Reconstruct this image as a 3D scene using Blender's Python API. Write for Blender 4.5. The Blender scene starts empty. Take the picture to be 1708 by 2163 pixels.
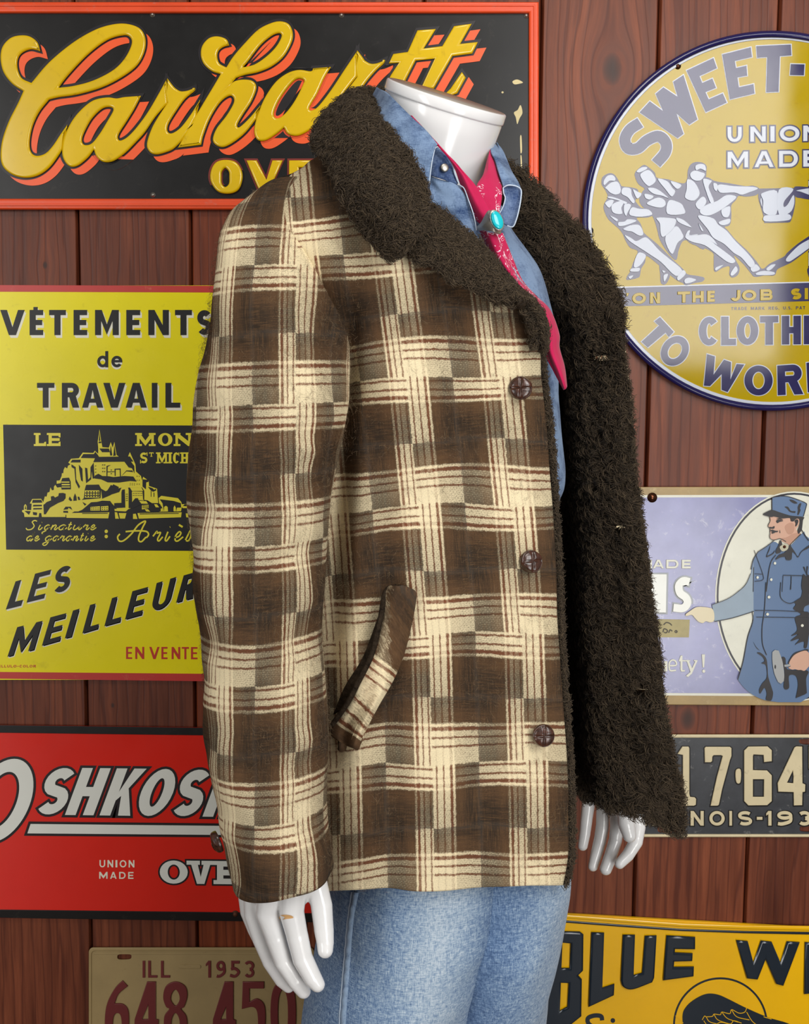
import bpy, bmesh, math, random
import numpy as np
from mathutils import Vector, Matrix
from mathutils.bvhtree import BVHTree

# ------------------------------------------------------------------ camera, world, light, exposure
SC = bpy.context.scene
W0, H0, F0 = 1708, 2163, 2400.0
CAM = Vector((0.0, -1.66, 1.20))
PITCH, ROLL = math.radians(5.5), 0.0085
_f = Vector((0, math.cos(PITCH), -math.sin(PITCH)))
_u0 = Vector((0, math.sin(PITCH), math.cos(PITCH)))
_r0 = Vector((1, 0, 0))
_r = _r0 * math.cos(ROLL) + _u0 * math.sin(ROLL)
_u = _u0 * math.cos(ROLL) - _r0 * math.sin(ROLL)
cd = bpy.data.cameras.new('camera')
cam = bpy.data.objects.new('camera', cd)
SC.collection.objects.link(cam)
cd.sensor_fit = 'VERTICAL'
cd.sensor_height = 36.0
cd.lens = 36.0 * F0 / H0
cd.clip_start = 0.02
m3 = Matrix((_r, _u, -_f)).transposed()
cam.matrix_world = Matrix.Translation(CAM) @ m3.to_4x4()
SC.camera = cam

wd = bpy.data.worlds.new('room_light')
SC.world = wd
wd.use_nodes = True
wd.node_tree.nodes['Background'].inputs[0].default_value = (1.0, 0.97, 0.93, 1)
wd.node_tree.nodes['Background'].inputs[1].default_value = 0.22

def area(name, loc, target, sx, sy, power, col=(1, 1, 1)):
    l = bpy.data.lights.new(name, 'AREA')
    l.shape = 'RECTANGLE'
    l.size, l.size_y, l.energy, l.color = sx, sy, power, col
    o = bpy.data.objects.new(name, l)
    SC.collection.objects.link(o)
    o.location = loc
    o.rotation_euler = (Vector(target) - Vector(loc)).to_track_quat('-Z', 'Y').to_euler()
    return o

# two shop light panels standing right of the camera, window to the left, ceiling lamp
area('upper_light_panel', (0.765, -1.8, 1.81), (0.765, 0, 1.81), 0.70, 0.97, 21, (1.0, 0.985, 0.96))
area('lower_light_panel', (0.73, -1.8, 0.61), (0.73, 0, 0.61), 0.57, 0.65, 9.5, (1.0, 0.985, 0.96))
area('side_window_daylight', (-2.05, -3.0, 1.35), (-2.05, 0, 1.35), 0.9, 2.2, 40, (1.0, 0.985, 0.96))
area('ceiling_lamp', (0.25, -1.75, 2.95), (0.15, -0.4, 1.2), 0.9, 0.5, 14, (1.0, 0.95, 0.88))

SC.view_settings.view_transform = 'Standard'
SC.view_settings.look = 'None'
SC.view_settings.exposure = 0.0
SC.view_settings.gamma = 1.0
SC.view_settings.use_curve_mapping = False

# ------------------------------------------------------------------ helpers
rng = random.Random(7)
nrs = np.random.RandomState(11)
DEP = bpy.context.evaluated_depsgraph_get

def ray(px, py):
    return _f * F0 + _r * (px - W0 / 2) - _u * (py - H0 / 2)

def P(px, py, Y):
    "point of the place that stands at depth Y and is seen at photo position px, py"
    d = ray(px, py)
    return CAM + d * ((Y - CAM.y) / d.y)

def P_np(a):
    "same for an array (..., 3) of px, py, Y"
    dx = (a[..., 0] - W0 / 2); dy = (a[..., 1] - H0 / 2)
    d = (np.array(_f) * F0)[None] + dx[..., None] * np.array(_r) - dy[..., None] * np.array(_u)
    t = (a[..., 2] - CAM.y) / d[..., 1]
    return np.array(CAM) + d * t[..., None]

def link(o, parent=None):
    SC.collection.objects.link(o)
    if parent is not None:
        o.parent = parent
    return o

def wpos(o):
    v = Vector((0, 0, 0))
    while o is not None:
        v += o.location
        o = o.parent
    return v

def thing(name, label, cat, loc, group=None):
    o = bpy.data.objects.new(name, None)
    o.empty_display_size = 0.05
    link(o)
    o.location = loc
    o['label'] = label
    o['category'] = cat
    if group:
        o['group'] = group
    return o

def mesh_obj(name, verts, faces, mat, parent=None, uvs=None, smooth=True, mats=None):
    "verts in world coordinates"
    off = wpos(parent) if parent is not None else Vector((0, 0, 0))
    me = bpy.data.meshes.new(name)
    v = np.asarray(verts, dtype=float) - np.array(off)
    me.from_pydata(v.tolist(), [], [tuple(int(k) for k in f) for f in faces])
    if uvs is not None:
        ul = me.uv_layers.new(name='UVMap')
        idx = np.empty(len(me.loops), dtype=np.int32)
        me.loops.foreach_get('vertex_index', idx)
        ul.data.foreach_set('uv', np.asarray(uvs, dtype=float)[idx].ravel())
    if smooth:
        me.polygons.foreach_set('use_smooth', [True] * len(me.polygons))
    for m in (mats or [mat]):
        me.materials.append(m)
    me.update()
    return link(bpy.data.objects.new(name, me), parent)

def catmull(pts, n, closed=False):
    "resample a polyline (k,d) to n points, uniform in chord length, Catmull-Rom smooth"
    p = np.asarray(pts, dtype=float)
    k = len(p)
    if k == 2 and not closed:
        t = np.linspace(0, 1, n)[:, None]
        return p[0] * (1 - t) + p[1] * t
    q = np.vstack([p[-1:], p, p[:2]]) if closed else np.vstack([2 * p[0] - p[1], p, 2 * p[-1] - p[-2]])
    segs = k if closed else k - 1
    sc = np.ones(p.shape[1])
    if p.shape[1] == 3:
        sc[2] = 2000.0
    pp = np.vstack([p, p[:1]]) if closed else p
    L = np.linalg.norm(np.diff(pp * sc, axis=0), axis=1) + 1e-9
    cum = np.concatenate([[0], np.cumsum(L)])
    s = np.linspace(0, cum[-1], n, endpoint=not closed)
    i = np.clip(np.searchsorted(cum, s, side='right') - 1, 0, segs - 1)
    t = ((s - cum[i]) / L[i])[:, None]
    a, b, c, d = q[i], q[i + 1], q[i + 2], q[i + 3]
    return 0.5 * (2 * b + (c - a) * t + (2 * a - 5 * b + 4 * c - d) * t ** 2 + (3 * b - a - 3 * c + d) * t ** 3)

def grid_px(rows, nu, nv):
    "rows of (px,py,Y) control points -> (nv,nu,3) grid in px space"
    R = np.array([catmull(r, nu) for r in rows])
    out = np.empty((nv, nu, 3))
    lens = np.linalg.norm(np.diff(R[:, :, :2], axis=0), axis=2).mean(axis=1)
    cum = np.concatenate([[0], np.cumsum(lens)])
    for j in range(nu):
        col = R[:, j, :]
        k = len(col)
        q = np.vstack([2 * col[0] - col[1], col, 2 * col[-1] - col[-2]])
        s = np.linspace(0, cum[-1], nv)
        i = np.clip(np.searchsorted(cum, s, side='right') - 1, 0, k - 2)
        t = ((s - cum[i]) / (cum[i + 1] - cum[i]))[:, None]
        a, b, c, d = q[i], q[i + 1], q[i + 2], q[i + 3]
        out[:, j] = 0.5 * (2 * b + (c - a) * t + (2 * a - 5 * b + 4 * c - d) * t ** 2 + (3 * b - a - 3 * c + d) * t ** 3)
    return out

def grid_faces(nv, nu, wrap=False, skip=None):
    f = []
    for i in range(nv - 1):
        for j in range(nu if wrap else nu - 1):
            j2 = (j + 1) % nu
            if skip is not None and skip[i, j]:
                continue
            f.append((i * nu + j, i * nu + j2, (i + 1) * nu + j2, (i + 1) * nu + j))
    return f

def grid_obj(name, G, mat, parent, uvf=None, thick=0.0, mats=None, dy=0.0, skip=None, bump=None, uv=None, flip=False):
    "surface from a px-space grid; thick > 0 gives it a thickness away from the viewer"
    g = G.copy()
    g[..., 2] += dy
    nv, nu = g.shape[:2]
    w = P_np(g)
    if bump is not None:
        w[..., 1] += bump
    if uv is None and uvf is not None:
        uv = uvf(G.reshape(-1, 3))
    o = mesh_obj(name, w.reshape(-1, 3), grid_faces(nv, nu, skip=skip), mat, parent, uv, mats=mats)
    me = o.data
    # outward normal = towards the camera
    me.update()
    n = sum((p.normal for p in list(me.polygons)[::37]), Vector())
    if (n.y > 0) != flip:
        me.flip_normals()
    if thick:
        s = o.modifiers.new('thickness', 'SOLIDIFY')
        s.thickness = thick
        s.offset = -1
        s.use_rim = True
        if mats and len(mats) > 1:
            s.material_offset = 1
            s.material_offset_rim = 1
    return o

def vnoise(shape, cells, seed):
    "smooth value noise in [-1,1] on a grid"
    r = np.random.RandomState(seed)
    a = r.uniform(-1, 1, (cells[0] + 2, cells[1] + 2))
    y = np.linspace(0, cells[0] - 1e-6, shape[0]); x = np.linspace(0, cells[1] - 1e-6, shape[1])
    iy, ix = y.astype(int), x.astype(int)
    fy = (y - iy)[:, None]; fx = (x - ix)[None]
    fy = fy * fy * (3 - 2 * fy); fx = fx * fx * (3 - 2 * fx)
    A = a[iy][:, ix]; B = a[iy][:, ix + 1]; C = a[iy + 1][:, ix]; D = a[iy + 1][:, ix + 1]
    return (A * (1 - fx) + B * fx) * (1 - fy) + (C * (1 - fx) + D * fx) * fy

def tube_px(name, rings, mat, parent, n=72, nv=150, uvf=None, cap=True, bump=None, mats=None, thick=0, skew=0.0):
    "rings: (Lx,Ly,Rx,Ry,Y,depth) silhouettes left/right in the photo, Y of the centre, half depth"
    R = np.asarray(rings, dtype=float)
    Q = catmull(R, nv)
    ph = np.linspace(0, 2 * math.pi, n, endpoint=False)
    verts = np.empty((nv, n, 3)); px = np.empty((nv, n, 2))
    for i, (lx, ly, rx, ry, Y, d) in enumerate(Q):
        c, s = np.cos(ph), np.sin(ph)
        a = np.stack([(lx + rx) / 2 + c * (rx - lx) / 2, (ly + ry) / 2 + c * (ry - ly) / 2, Y - s * d + skew * c], axis=1)
        px[i] = a[:, :2]
        # keep the silhouette where the photo has it: the outline is set at the centre depth
        b = P_np(np.concatenate([a[:, :2], np.full((n, 1), Y)], axis=1))
        b[:, 1] = a[:, 2]
        verts[i] = b
    if bump is not None:
        verts += bump(nv, n)[..., None] * np.stack([np.cos(ph), -np.sin(ph), 0 * ph], axis=1)[None]
    uv = None
    if uvf is not None:
        uv = np.empty((nv, n, 2))
        for i in range(nv):
            uv[i] = uvf(Q[i], ph, px[i])
        # seam column
        verts = np.concatenate([verts, verts[:, :1]], axis=1)
        e = np.array([uvf(Q[i], np.array([2 * math.pi]), px[i][:1])[0] for i in range(nv)])
        uv = np.concatenate([uv, e[:, None]], axis=1).reshape(-1, 2)
        faces = grid_faces(nv, n + 1)
    else:
        faces = grid_faces(nv, n, wrap=True)
    o = mesh_obj(name, verts.reshape(-1, 3), faces, mat, parent, uv, mats=mats)
    bm = bmesh.new(); bm.from_mesh(o.data)
    bmesh.ops.remove_doubles(bm, verts=bm.verts, dist=1e-6)
    if cap:
        bmesh.ops.holes_fill(bm, edges=[e for e in bm.edges if e.is_boundary], sides=0)
    bmesh.ops.recalc_face_normals(bm, faces=bm.faces)
    bm.to_mesh(o.data); bm.free()
    return o

# ---- flat artwork of signs: loops of photo positions on a plane parallel to the wall
def sm(txt, k=1.0, ox=0.0, oy=0.0, n=7, smooth=True):
    "'x,y x,y* ...' -> px loop; * marks a corner, other points are rounded"
    pts, cor = [], []
    for t in txt.split():
        cor.append(t.endswith('*') or not smooth)
        a, b = t.rstrip('*').split(',')
        pts.append((float(a) / k + ox, float(b) / k + oy))
    m = len(pts)
    if all(cor):
        return pts
    out = []
    for i in range(m):
        p0, p1, p2, p3 = (np.array(pts[(i + q) % m]) for q in (-1, 0, 1, 2))
        if cor[i]:
            p0 = p1 - (p2 - p1) * 0.6
        if cor[(i + 1) % m]:
            p3 = p2 + (p2 - p1) * 0.6
        if cor[i] and cor[(i + 1) % m]:
            out.append(tuple(p1))
            continue
        for q in range(n):
            t = q / n
            v = 0.5 * (2 * p1 + (p2 - p0) * t + (2 * p0 - 5 * p1 + 4 * p2 - p3) * t * t + (3 * p1 - p0 - 3 * p2 + p3) * t ** 3)
            out.append(tuple(v))
    return out

def ell(cx, cy, rx, ry, n=40, shear=0.0, rot=0.0):
    o = []
    for i in range(n):
        a = 2 * math.pi * i / n
        x, y = rx * math.cos(a), ry * math.sin(a)
        x, y = x * math.cos(rot) - y * math.sin(rot), x * math.sin(rot) + y * math.cos(rot)
        o.append((cx + x - shear * y, cy + y))
    return o

def rect(x0, y0, x1, y1):
    return [(x0, y0), (x1, y0), (x1, y1), (x0, y1)]

def rrect(x0, y0, x1, y1, r, n=6):
    o = []
    for cx, cy, a0 in ((x1 - r, y0 + r, -90), (x1 - r, y1 - r, 0), (x0 + r, y1 - r, 90), (x0 + r, y0 + r, 180)):
        for i in range(n + 1):
            a = math.radians(a0 + 90 * i / n)
            o.append((cx + r * math.cos(a), cy + r * math.sin(a)))
    return o

def stroke(pts, w, closed=False, n=0):
    "thick line as one closed loop (open strokes, flat ends)"
    p = catmull(pts, n) if n else np.asarray(pts, dtype=float)
    d = np.gradient(p, axis=0)
    d /= np.linalg.norm(d, axis=1)[:, None] + 1e-9
    nn = np.stack([-d[:, 1], d[:, 0]], axis=1)
    ww = np.asarray(w) if np.ndim(w) else np.full(len(p), w)
    return [tuple(v) for v in p + nn * ww[:, None] / 2] + [tuple(v) for v in (p - nn * ww[:, None] / 2)[::-1]]

def shape(name, layers, mat, parent, base, h=0.0004, bevel=0.0, offset=0.0, smooth=False):
    """layers: list of lists of px loops (loops inside loops are holes).  base: distance of the underside from the wall,
    h: thickness towards the room.  One mesh."""
    off = wpos(parent)
    top = -(base + h)
    V, Fc = [], []
    for li, loops in enumerate(layers):
        lift = (li % 9) * 2.0e-5          # overlapping pieces never share a plane
        cu = bpy.data.curves.new('tmp', 'CURVE')
        cu.dimensions = '2D'
        cu.fill_mode = 'BOTH'
        cu.extrude = max(h / 2 - bevel, 1e-5)
        cu.bevel_depth = bevel
        cu.bevel_resolution = 3
        cu.offset = offset - bevel
        for lp in loops:
            q = [P(x, y, top) for x, y in lp]
            # drop doubles
            r = [q[0]]
            for v in q[1:]:
                if (v - r[-1]).length > 2e-5:
                    r.append(v)
            if (r[0] - r[-1]).length < 2e-5 and len(r) > 3:
                r.pop()
            s = cu.splines.new('POLY')
            s.points.add(len(r) - 1)
            for i, v in enumerate(r):
                s.points[i].co = (v.x, v.z, 0, 1)
            s.use_cyclic_u = True
        o = bpy.data.objects.new('tmp', cu)
        SC.collection.objects.link(o)
        me = bpy.data.meshes.new_from_object(o.evaluated_get(DEP()))
        b0 = len(V)
        for v in me.vertices:
            V.append((v.co.x, -(base + h / 2) - v.co.z - lift, v.co.y))
        for f in me.polygons:
            Fc.append(tuple(b0 + k for k in f.vertices))
        bpy.data.meshes.remove(me)
        bpy.data.objects.remove(o)
        bpy.data.curves.remove(cu)
    return mesh_obj(name, V, Fc, mat, parent, smooth=smooth)

# ---- block lettering drawn from straight and round strokes; glyph(ch, W, H, s) in y-up units
def arc(cx, cy, rx, ry, a0, a1, n=14):
    return [(cx + rx * math.cos(math.radians(a0 + (a1 - a0) * i / n)), cy + ry * math.sin(math.radians(a0 + (a1 - a0) * i / n))) for i in range(n + 1)]

def glyph(ch, W, H, s):
    h = H / 2; e = s * 0.86
    if ch == 'I': return [[[(0, 0), (W, 0), (W, H), (0, H)]]]
    if ch == 'L': return [[[(0, 0), (W, 0), (W, e), (s, e), (s, H), (0, H)]]]
    if ch == 'T': c = W / 2; return [[[(c - s / 2, 0), (c + s / 2, 0), (c + s / 2, H - e), (W, H - e), (W, H), (0, H), (0, H - e), (c - s / 2, H - e)]]]
    if ch == 'E': return [[[(0, 0), (W, 0), (W, e), (s, e), (s, h - e / 2), (W * .93, h - e / 2), (W * .93, h + e / 2), (s, h + e / 2), (s, H - e), (W, H - e), (W, H), (0, H)]]]
    if ch == 'F': return [[[(0, 0), (s, 0), (s, h - e / 2), (W * .93, h - e / 2), (W * .93, h + e / 2), (s, h + e / 2), (s, H - e), (W, H - e), (W, H), (0, H)]]]
    if ch == 'H': return [[[(0, 0), (s, 0), (s, h - e / 2), (W - s, h - e / 2), (W - s, 0), (W, 0), (W, H), (W - s, H), (W - s, h + e / 2), (s, h + e / 2), (s, H), (0, H)]]]
    if ch == 'N': return [[[(0, 0), (s, 0), (s, H * .62), (W - s, 0), (W, 0), (W, H), (W - s, H), (W - s, H * .38), (s, H), (0, H)]]]
    if ch == 'M': c = W / 2; return [[[(0, 0), (s, 0), (s, H * .58), (c, H * .02), (W - s, H * .58), (W - s, 0), (W, 0), (W, H), (W - s * 1.1, H), (c, H * .42), (s * 1.1, H), (0, H)]]]
    if ch == 'V': c = W / 2; t = s * .58; return [[[(c - t, 0), (c + t, 0), (W, H), (W - s * 1.08, H), (c, H * .3), (s * 1.08, H), (0, H)]]]
    if ch == 'W': c = W / 2; t = s * .55; q = W * .27; return [[[(q - t, 0), (q + t, 0), (c, H * .62), (W - q - t, 0), (W - q + t, 0), (W, H), (W - s, H), (W - q, H * .34), (c + t * .9, H), (c - t * .9, H), (q, H * .34), (s, H), (0, H)]]]
    if ch == 'A':
        c = W / 2; t = s * .58; y1 = H * .2; y2 = y1 + e * .8
        k = lambda y: (c - t) * y / H
        return [[[(0, 0), (s * 1.02, 0), (s * 1.02 + k(y1) * .98, y1), (W - s * 1.02 - k(y1) * .98, y1), (W - s * 1.02, 0), (W, 0), (c + t, H), (c - t, H)],
                 [(s * 1.05 + k(y2), y2), (c, H * .74), (W - s * 1.05 - k(y2), y2)]]]
    if ch == 'K': return [[[(0, 0), (s, 0), (s, H * .32), (s * 1.35, H * .42), (W - s * 1.15, 0), (W, 0), (W * .5 + s * .35, H * .58), (W * .97, H), (W * .97 - s * 1.15, H), (s, H * .5), (s, H), (0, H)]]]
    if ch == 'O' or ch == '0': return [[arc(W / 2, h, W / 2, h, 0, 345, 27), arc(W / 2, h, W / 2 - s, h - e, 0, 345, 27)]]
    if ch == 'U': r = W / 2; return [[[(W, H), (W - s, H)] + arc(r, r, r - s, r - e, 0, -180) + [(s, H), (0, H)] + arc(r, r, r, r, 180, 360)]]
    if ch == 'J': r = W / 2; return [[[(W, H), (W - s, H)] + arc(r, r, r - s, r - e, 0, -150) + arc(r, r, r, r, 205, 360)]]
    if ch == 'D':
        r = min(h, W * .75)
        return [[[(0, 0)] + arc(W - r, h, r, h, -90, 90) + [(0, H)], [(s, e)] + arc(W - r, h, r - s, h - e, -90, 90) + [(s, H - e)]]]
    if ch == 'P' or ch == 'R':
        r = H * .29; x = W - r - s * .05
        g = [[[(0, 0), (s, 0), (s, H - 2 * r)] + arc(x, H - r, r, r, -90, 90) + [(0, H)], [(s, H - 2 * r + e)] + arc(x, H - r, r - s * .95, r - e, -90, 90) + [(s, H - e)]]]
        if ch == 'R': g.append([[(W * .38, H - 2 * r + e * .5), (W - s * 1.12, 0), (W, 0), (W * .38 + s * 1.2, H - 2 * r + e * .5)]])
        return g
    if ch == 'B':
        r1, r2 = H * .25 + e / 4, H * .25 + e / 4; x = W - r1
        return [[[(0, h - e / 2)] + arc(x * .94, H - r1, r1, r1, -90, 90) + [(0, H)], [(s, h + e / 2)] + arc(x * .94, H - r1, r1 - s * .9, r1 - e, -90, 90) + [(s, H - e)]],
                [[(0, 0)] + arc(x, r2, r2, r2, -90, 90) + [(0, h + e / 2)], [(s, e)] + arc(x, r2, r2 - s * .9, r2 - e, -90, 90) + [(s, h - e / 2)]]]
    if ch == 'C': return [[arc(W / 2, h, W / 2, h, 42, 318, 26) + arc(W / 2, h, W / 2 - s, h - e, 316, 44, 26)]]
    if ch == 'G': return [[arc(W / 2, h, W / 2, h, 42, 340, 26) + arc(W / 2, h, W / 2 - s, h - e, 330, 44, 26)], [[(W * .55, h * 1.05), (W, h * 1.05), (W, h * .3), (W - s, h * .3), (W - s, h * .7), (W * .55, h * .7)]]]
    if ch == 'S':
        a = s / 2; r1 = (h - a) / 2 + a * .0; rx = W / 2 - a
        p = arc(W / 2, H - a - r1, rx, r1, 35, 250, 14)[:-1] + [(W * .5, h)] + arc(W / 2, a + r1, rx, r1, 70, -145, 14)[1:]
        return [[stroke(p, s * .95)]]
    if ch == '3':
        a = s / 2; r1 = (h - a) / 2; rx = W / 2 - a
        return [[stroke(arc(W / 2, H - a - r1, rx, r1, 150, -80, 14), s)], [stroke(arc(W / 2, a + r1, rx, r1, 80, -150, 14), s)]]
    if ch == '1': return [[[(W * .4, 0), (W * .4 + s, 0), (W * .4 + s, H), (W * .4, H), (0, H * .82), (0, H * .68), (W * .4, H * .78)]]]
    if ch == '9': r = W / 2; q = H * .3; return [[arc(r, H - q, r, q, 0, 345, 24), arc(r, H - q, r - s, q - s, 0, 345, 24)], [stroke(catmull([(W - s / 2, H - q), (W * .86, H * .3), (W * .35, s / 2), (W * .05, s * .6)], 12), s)]]
    if ch == '6': r = W / 2; q = H * .3; return [[arc(r, q, r, q, 0, 345, 24), arc(r, q, r - s, q - s, 0, 345, 24)], [stroke(catmull([(s / 2, q), (W * .1, H * .62), (W * .45, H * .9), (W * .75, H * .98)], 12), s)]]
    if ch == '5': return [[[(W * .12, H), (W * .95, H), (W * .95, H - s), (W * .12 + s, H - s), (W * .12 + s, H * .5), (W * .12, H * .45)]], [stroke(catmull([(W * .1, H * .5), (W * .5, H * .62 - s / 2), (W - s / 2, H * .33), (W * .5, s / 2), (0, H * .14)], 22), s)]]
    if ch == '-': return [[[(0, h - e / 2), (W, h - e / 2), (W, h + e / 2), (0, h + e / 2)]]]
    if ch == '.': return [[[(0, 0), (W, 0), (W, s), (0, s)]]]
    if ch == "'": return [[[(0, H), (W, H), (W * .6, H * .72), (W * .2, H * .72)]]]
    if ch == '!': return [[[(0, H), (W, H), (W * .7, H * .3), (W * .3, H * .3)]], [arc(W / 2, H * .1, W * .5, H * .1, 0, 330, 11)]]
    if ch == 'd':
        r = W / 2; q = H * .36
        return [[arc(r, q, r, q, 0, 345, 24), arc(r, q, r - s, q - s, 0, 345, 24)], [[(W - s, 0), (W, 0), (W, H), (W - s, H)]]]
    if ch == 'e':
        r = W / 2
        return [[arc(r, h, r, h, 0, 325, 24) + arc(r, h, r - s, h - s, 320, 0, 24)], [[(s * .6, h - s * .3), (W, h - s * .3), (W - s * .1, h + s * .55), (s * .6, h + s * .55)]]]
    return []

def serif(ch, W, H, s):
    "slab serif capitals"
    t = s * .62; b = s * .55
    g = []
    def foot(x, y): return [[(x - b, y), (x + s + b, y), (x + s + b, y + t), (x - b, y + t)]]
    if ch == 'O': return [[arc(W / 2, H / 2, W / 2, H / 2, 0, 345, 27), arc(W / 2, H / 2, W / 2 - s * 1.25, H / 2 - t, 0, 345, 27)]]
    if ch == 'C': return [[arc(W / 2, H / 2, W / 2, H / 2, 40, 320, 26) + arc(W / 2, H / 2, W / 2 - s * 1.2, H / 2 - t, 318, 42, 26)], [[(W * .84, H), (W * .96, H), (W * .96, H * .64), (W * .84, H * .72)]]]
    if ch == 'S': return glyph('S', W, H, s) + [[[(W * .86, H), (W, H), (W, H * .66), (W * .9, H * .7)]], [[(0, 0), (W * .14, 0), (W * .1, H * .32), (0, H * .34)]]]
    g = glyph(ch, W, H, s * (0.8 if ch in 'NM' else 1))
    if ch in 'LEI': g = g + [foot(0, 0), foot(0, H - t)]
    if ch == 'T': g = g + [foot(W / 2 - s / 2, 0), [[(0, H), (s * .6, H), (s * .4, H * .66), (0, H * .66)]], [[(W, H), (W - s * .6, H), (W - s * .4, H * .66), (W, H * .66)]]]
    if ch in 'LE': g = g + [[[(W, 0), (W, H * .34), (W - s * .6, H * .3), (W - s * .6, 0)]]]
    if ch == 'E': g = g + [[[(W, H), (W, H * .66), (W - s * .6, H * .7), (W - s * .6, H)]]]
    if ch in 'HMK': g = g + [foot(0, 0), foot(W - s, 0), foot(0, H - t), foot(W - s, H - t)]
    if ch == 'N': g = g + [foot(0, 0), foot(0, H - t), foot(W - s, H - t)]
    if ch == 'V': g = g + [foot(0, H - t), foot(W - s, H - t)]
    return g

def put(groups, W, H, quad):
    "glyph box -> photo quad (TL, TR, BR, BL)"
    tl, tr, br, bl = (np.array(q, dtype=float) for q in quad)
    out = []
    for g in groups:
        lay = []
        for lp in g:
            a = []
            for x, y in lp:
                u, v = x / W, y / H
                a.append(tuple((bl * (1 - u) + br * u) * (1 - v) + (tl * (1 - u) + tr * u) * v))
            lay.append(a)
        out.append(lay)
    return out

def letters(spec, y0, y1, s, font=glyph, k=1.0, ox=0.0, oy=0.0, slope=0.0, shear=0.0):
    "spec: list of (char, x0, x1) in zoomed units; y0 top, y1 base"
    out = []
    for ch, x0, x1 in spec:
        W, H = abs(x1 - x0), abs(y1 - y0)
        d0, d1 = slope * x0, slope * x1
        sh = shear * H
        q = [(x0 + sh, y0 + d0), (x1 + sh, y0 + d1), (x1, y1 + d1), (x0, y1 + d0)]
        out += put(font(ch, W, H, s), W, H, [(x / k + ox, y / k + oy) for x, y in q])
    return out

def qletter(ch, quad, s, font=glyph, k=1.0, ox=0.0, oy=0.0):
    tl, tr, br, bl = (np.array(q, dtype=float) for q in quad)
    W = (np.linalg.norm(tr - tl) + np.linalg.norm(br - bl)) / 2
    H = (np.linalg.norm(tl - bl) + np.linalg.norm(tr - br)) / 2
    return put(font(ch, W, H, s), W, H, [(x / k + ox, y / k + oy) for x, y in quad])

def spread(txt, x0, x1, gap=0.28, space=0.7):
    "even lettering: widths by letter, filling x0..x1"
    wd = {'I': .28, 'M': 1.1, 'W': 1.3, '.': .22, '1': .5, "'": .25, '-': .5, 'O': 1.0, 'L': .68, 'E': .7, 'J': .6, 'T': .78, 'S': .72}
    L = [(c, space if c == ' ' else wd.get(c, .85)) for c in txt]
    tot = sum(w for c, w in L) + gap * (len(L) - 1)
    k = (x1 - x0) / tot
    out, x = [], x0
    for c, w in L:
        if c != ' ':
            out.append((c, x, x + w * k))
        x += (w + gap) * k
    return out

def shift(layers, dx, dy):
    return [[[(x + dx, y + dy) for x, y in lp] for lp in lay] for lay in layers]

# ------------------------------------------------------------------ materials
def lin(r, g, b):
    f = lambda c: (c / 255 / 12.92) if c <= 10 else ((c / 255 + 0.055) / 1.055) ** 2.4
    return (f(r), f(g), f(b), 1)

class NT:
    "small node-tree writer"
    def __init__(self, name):
        self.m = bpy.data.materials.new(name)
        self.m.use_nodes = True
        self.t = self.m.node_tree
        self.b = self.t.nodes['Principled BSDF']
    def n(self, kind, **kw):
        x = self.t.nodes.new('ShaderNode' + kind)
        for k, v in kw.items():
            setattr(x, k, v)
        return x
    def l(self, a, b):
        self.t.links.new(a, b)
    def val(self, x, sock):
        if hasattr(x, 'links') or hasattr(x, 'is_linked'):
            self.l(x, sock)
        else:
            sock.default_value = x
    def math(self, op, a, b=None, c=None, clamp=False):
        x = self.n('Math', operation=op, use_clamp=clamp)
        self.val(a, x.inputs[0])
        if b is not None: self.val(b, x.inputs[1])
        if c is not None: self.val(c, x.inputs[2])
        return x.outputs[0]
    def mix(self, f, a, b, blend='MIX'):
        x = self.n('Mix', data_type='RGBA', blend_type=blend)
        self.val(f, x.inputs[0]); self.val(a, x.inputs[6]); self.val(b, x.inputs[7])
        return x.outputs[2]
    def ramp(self, f, stops, interp='LINEAR'):
        x = self.n('ValToRGB')
        x.color_ramp.interpolation = interp
        e = x.color_ramp.elements
        while len(e) < len(stops): e.new(0.5)
        for q, (p, c) in zip(e, stops):
            q.position = p
            q.color = c if isinstance(c, tuple) else (c, c, c, 1)
        self.val(f, x.inputs[0])
        return x.outputs[0]
    def coord(self, what='Object', scale=None):
        c = self.n('TexCoord').outputs[what]
        if scale is not None:
            mp = self.n('Mapping'); mp.inputs['Scale'].default_value = scale
            self.l(c, mp.inputs[0]); c = mp.outputs[0]
        return c
    def noise(self, vec, scale, detail=3, rough=0.55, dist=0.0):
        x = self.n('TexNoise'); x.inputs['Scale'].default_value = scale
        x.inputs['Detail'].default_value = detail; x.inputs['Roughness'].default_value = rough; x.inputs['Distortion'].default_value = dist
        if vec is not None: self.l(vec, x.inputs['Vector'])
        return x.outputs['Fac']
    def bump(self, h, strength=0.3, dist=0.001):
        x = self.n('Bump'); x.inputs['Strength'].default_value = strength; x.inputs['Distance'].default_value = dist
        self.l(h, x.inputs['Height']); self.l(x.outputs[0], self.b.inputs['Normal'])
    def set(self, **kw):
        names = dict(rough='Roughness', metal='Metallic', spec='Specular IOR Level', coat='Coat Weight', coatr='Coat Roughness', sheen='Sheen Weight', sheenr='Sheen Roughness', col='Base Color', sheent='Sheen Tint')
        for k, v in kw.items():
            self.val(v, self.b.inputs[names[k]])
        return self

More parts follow.
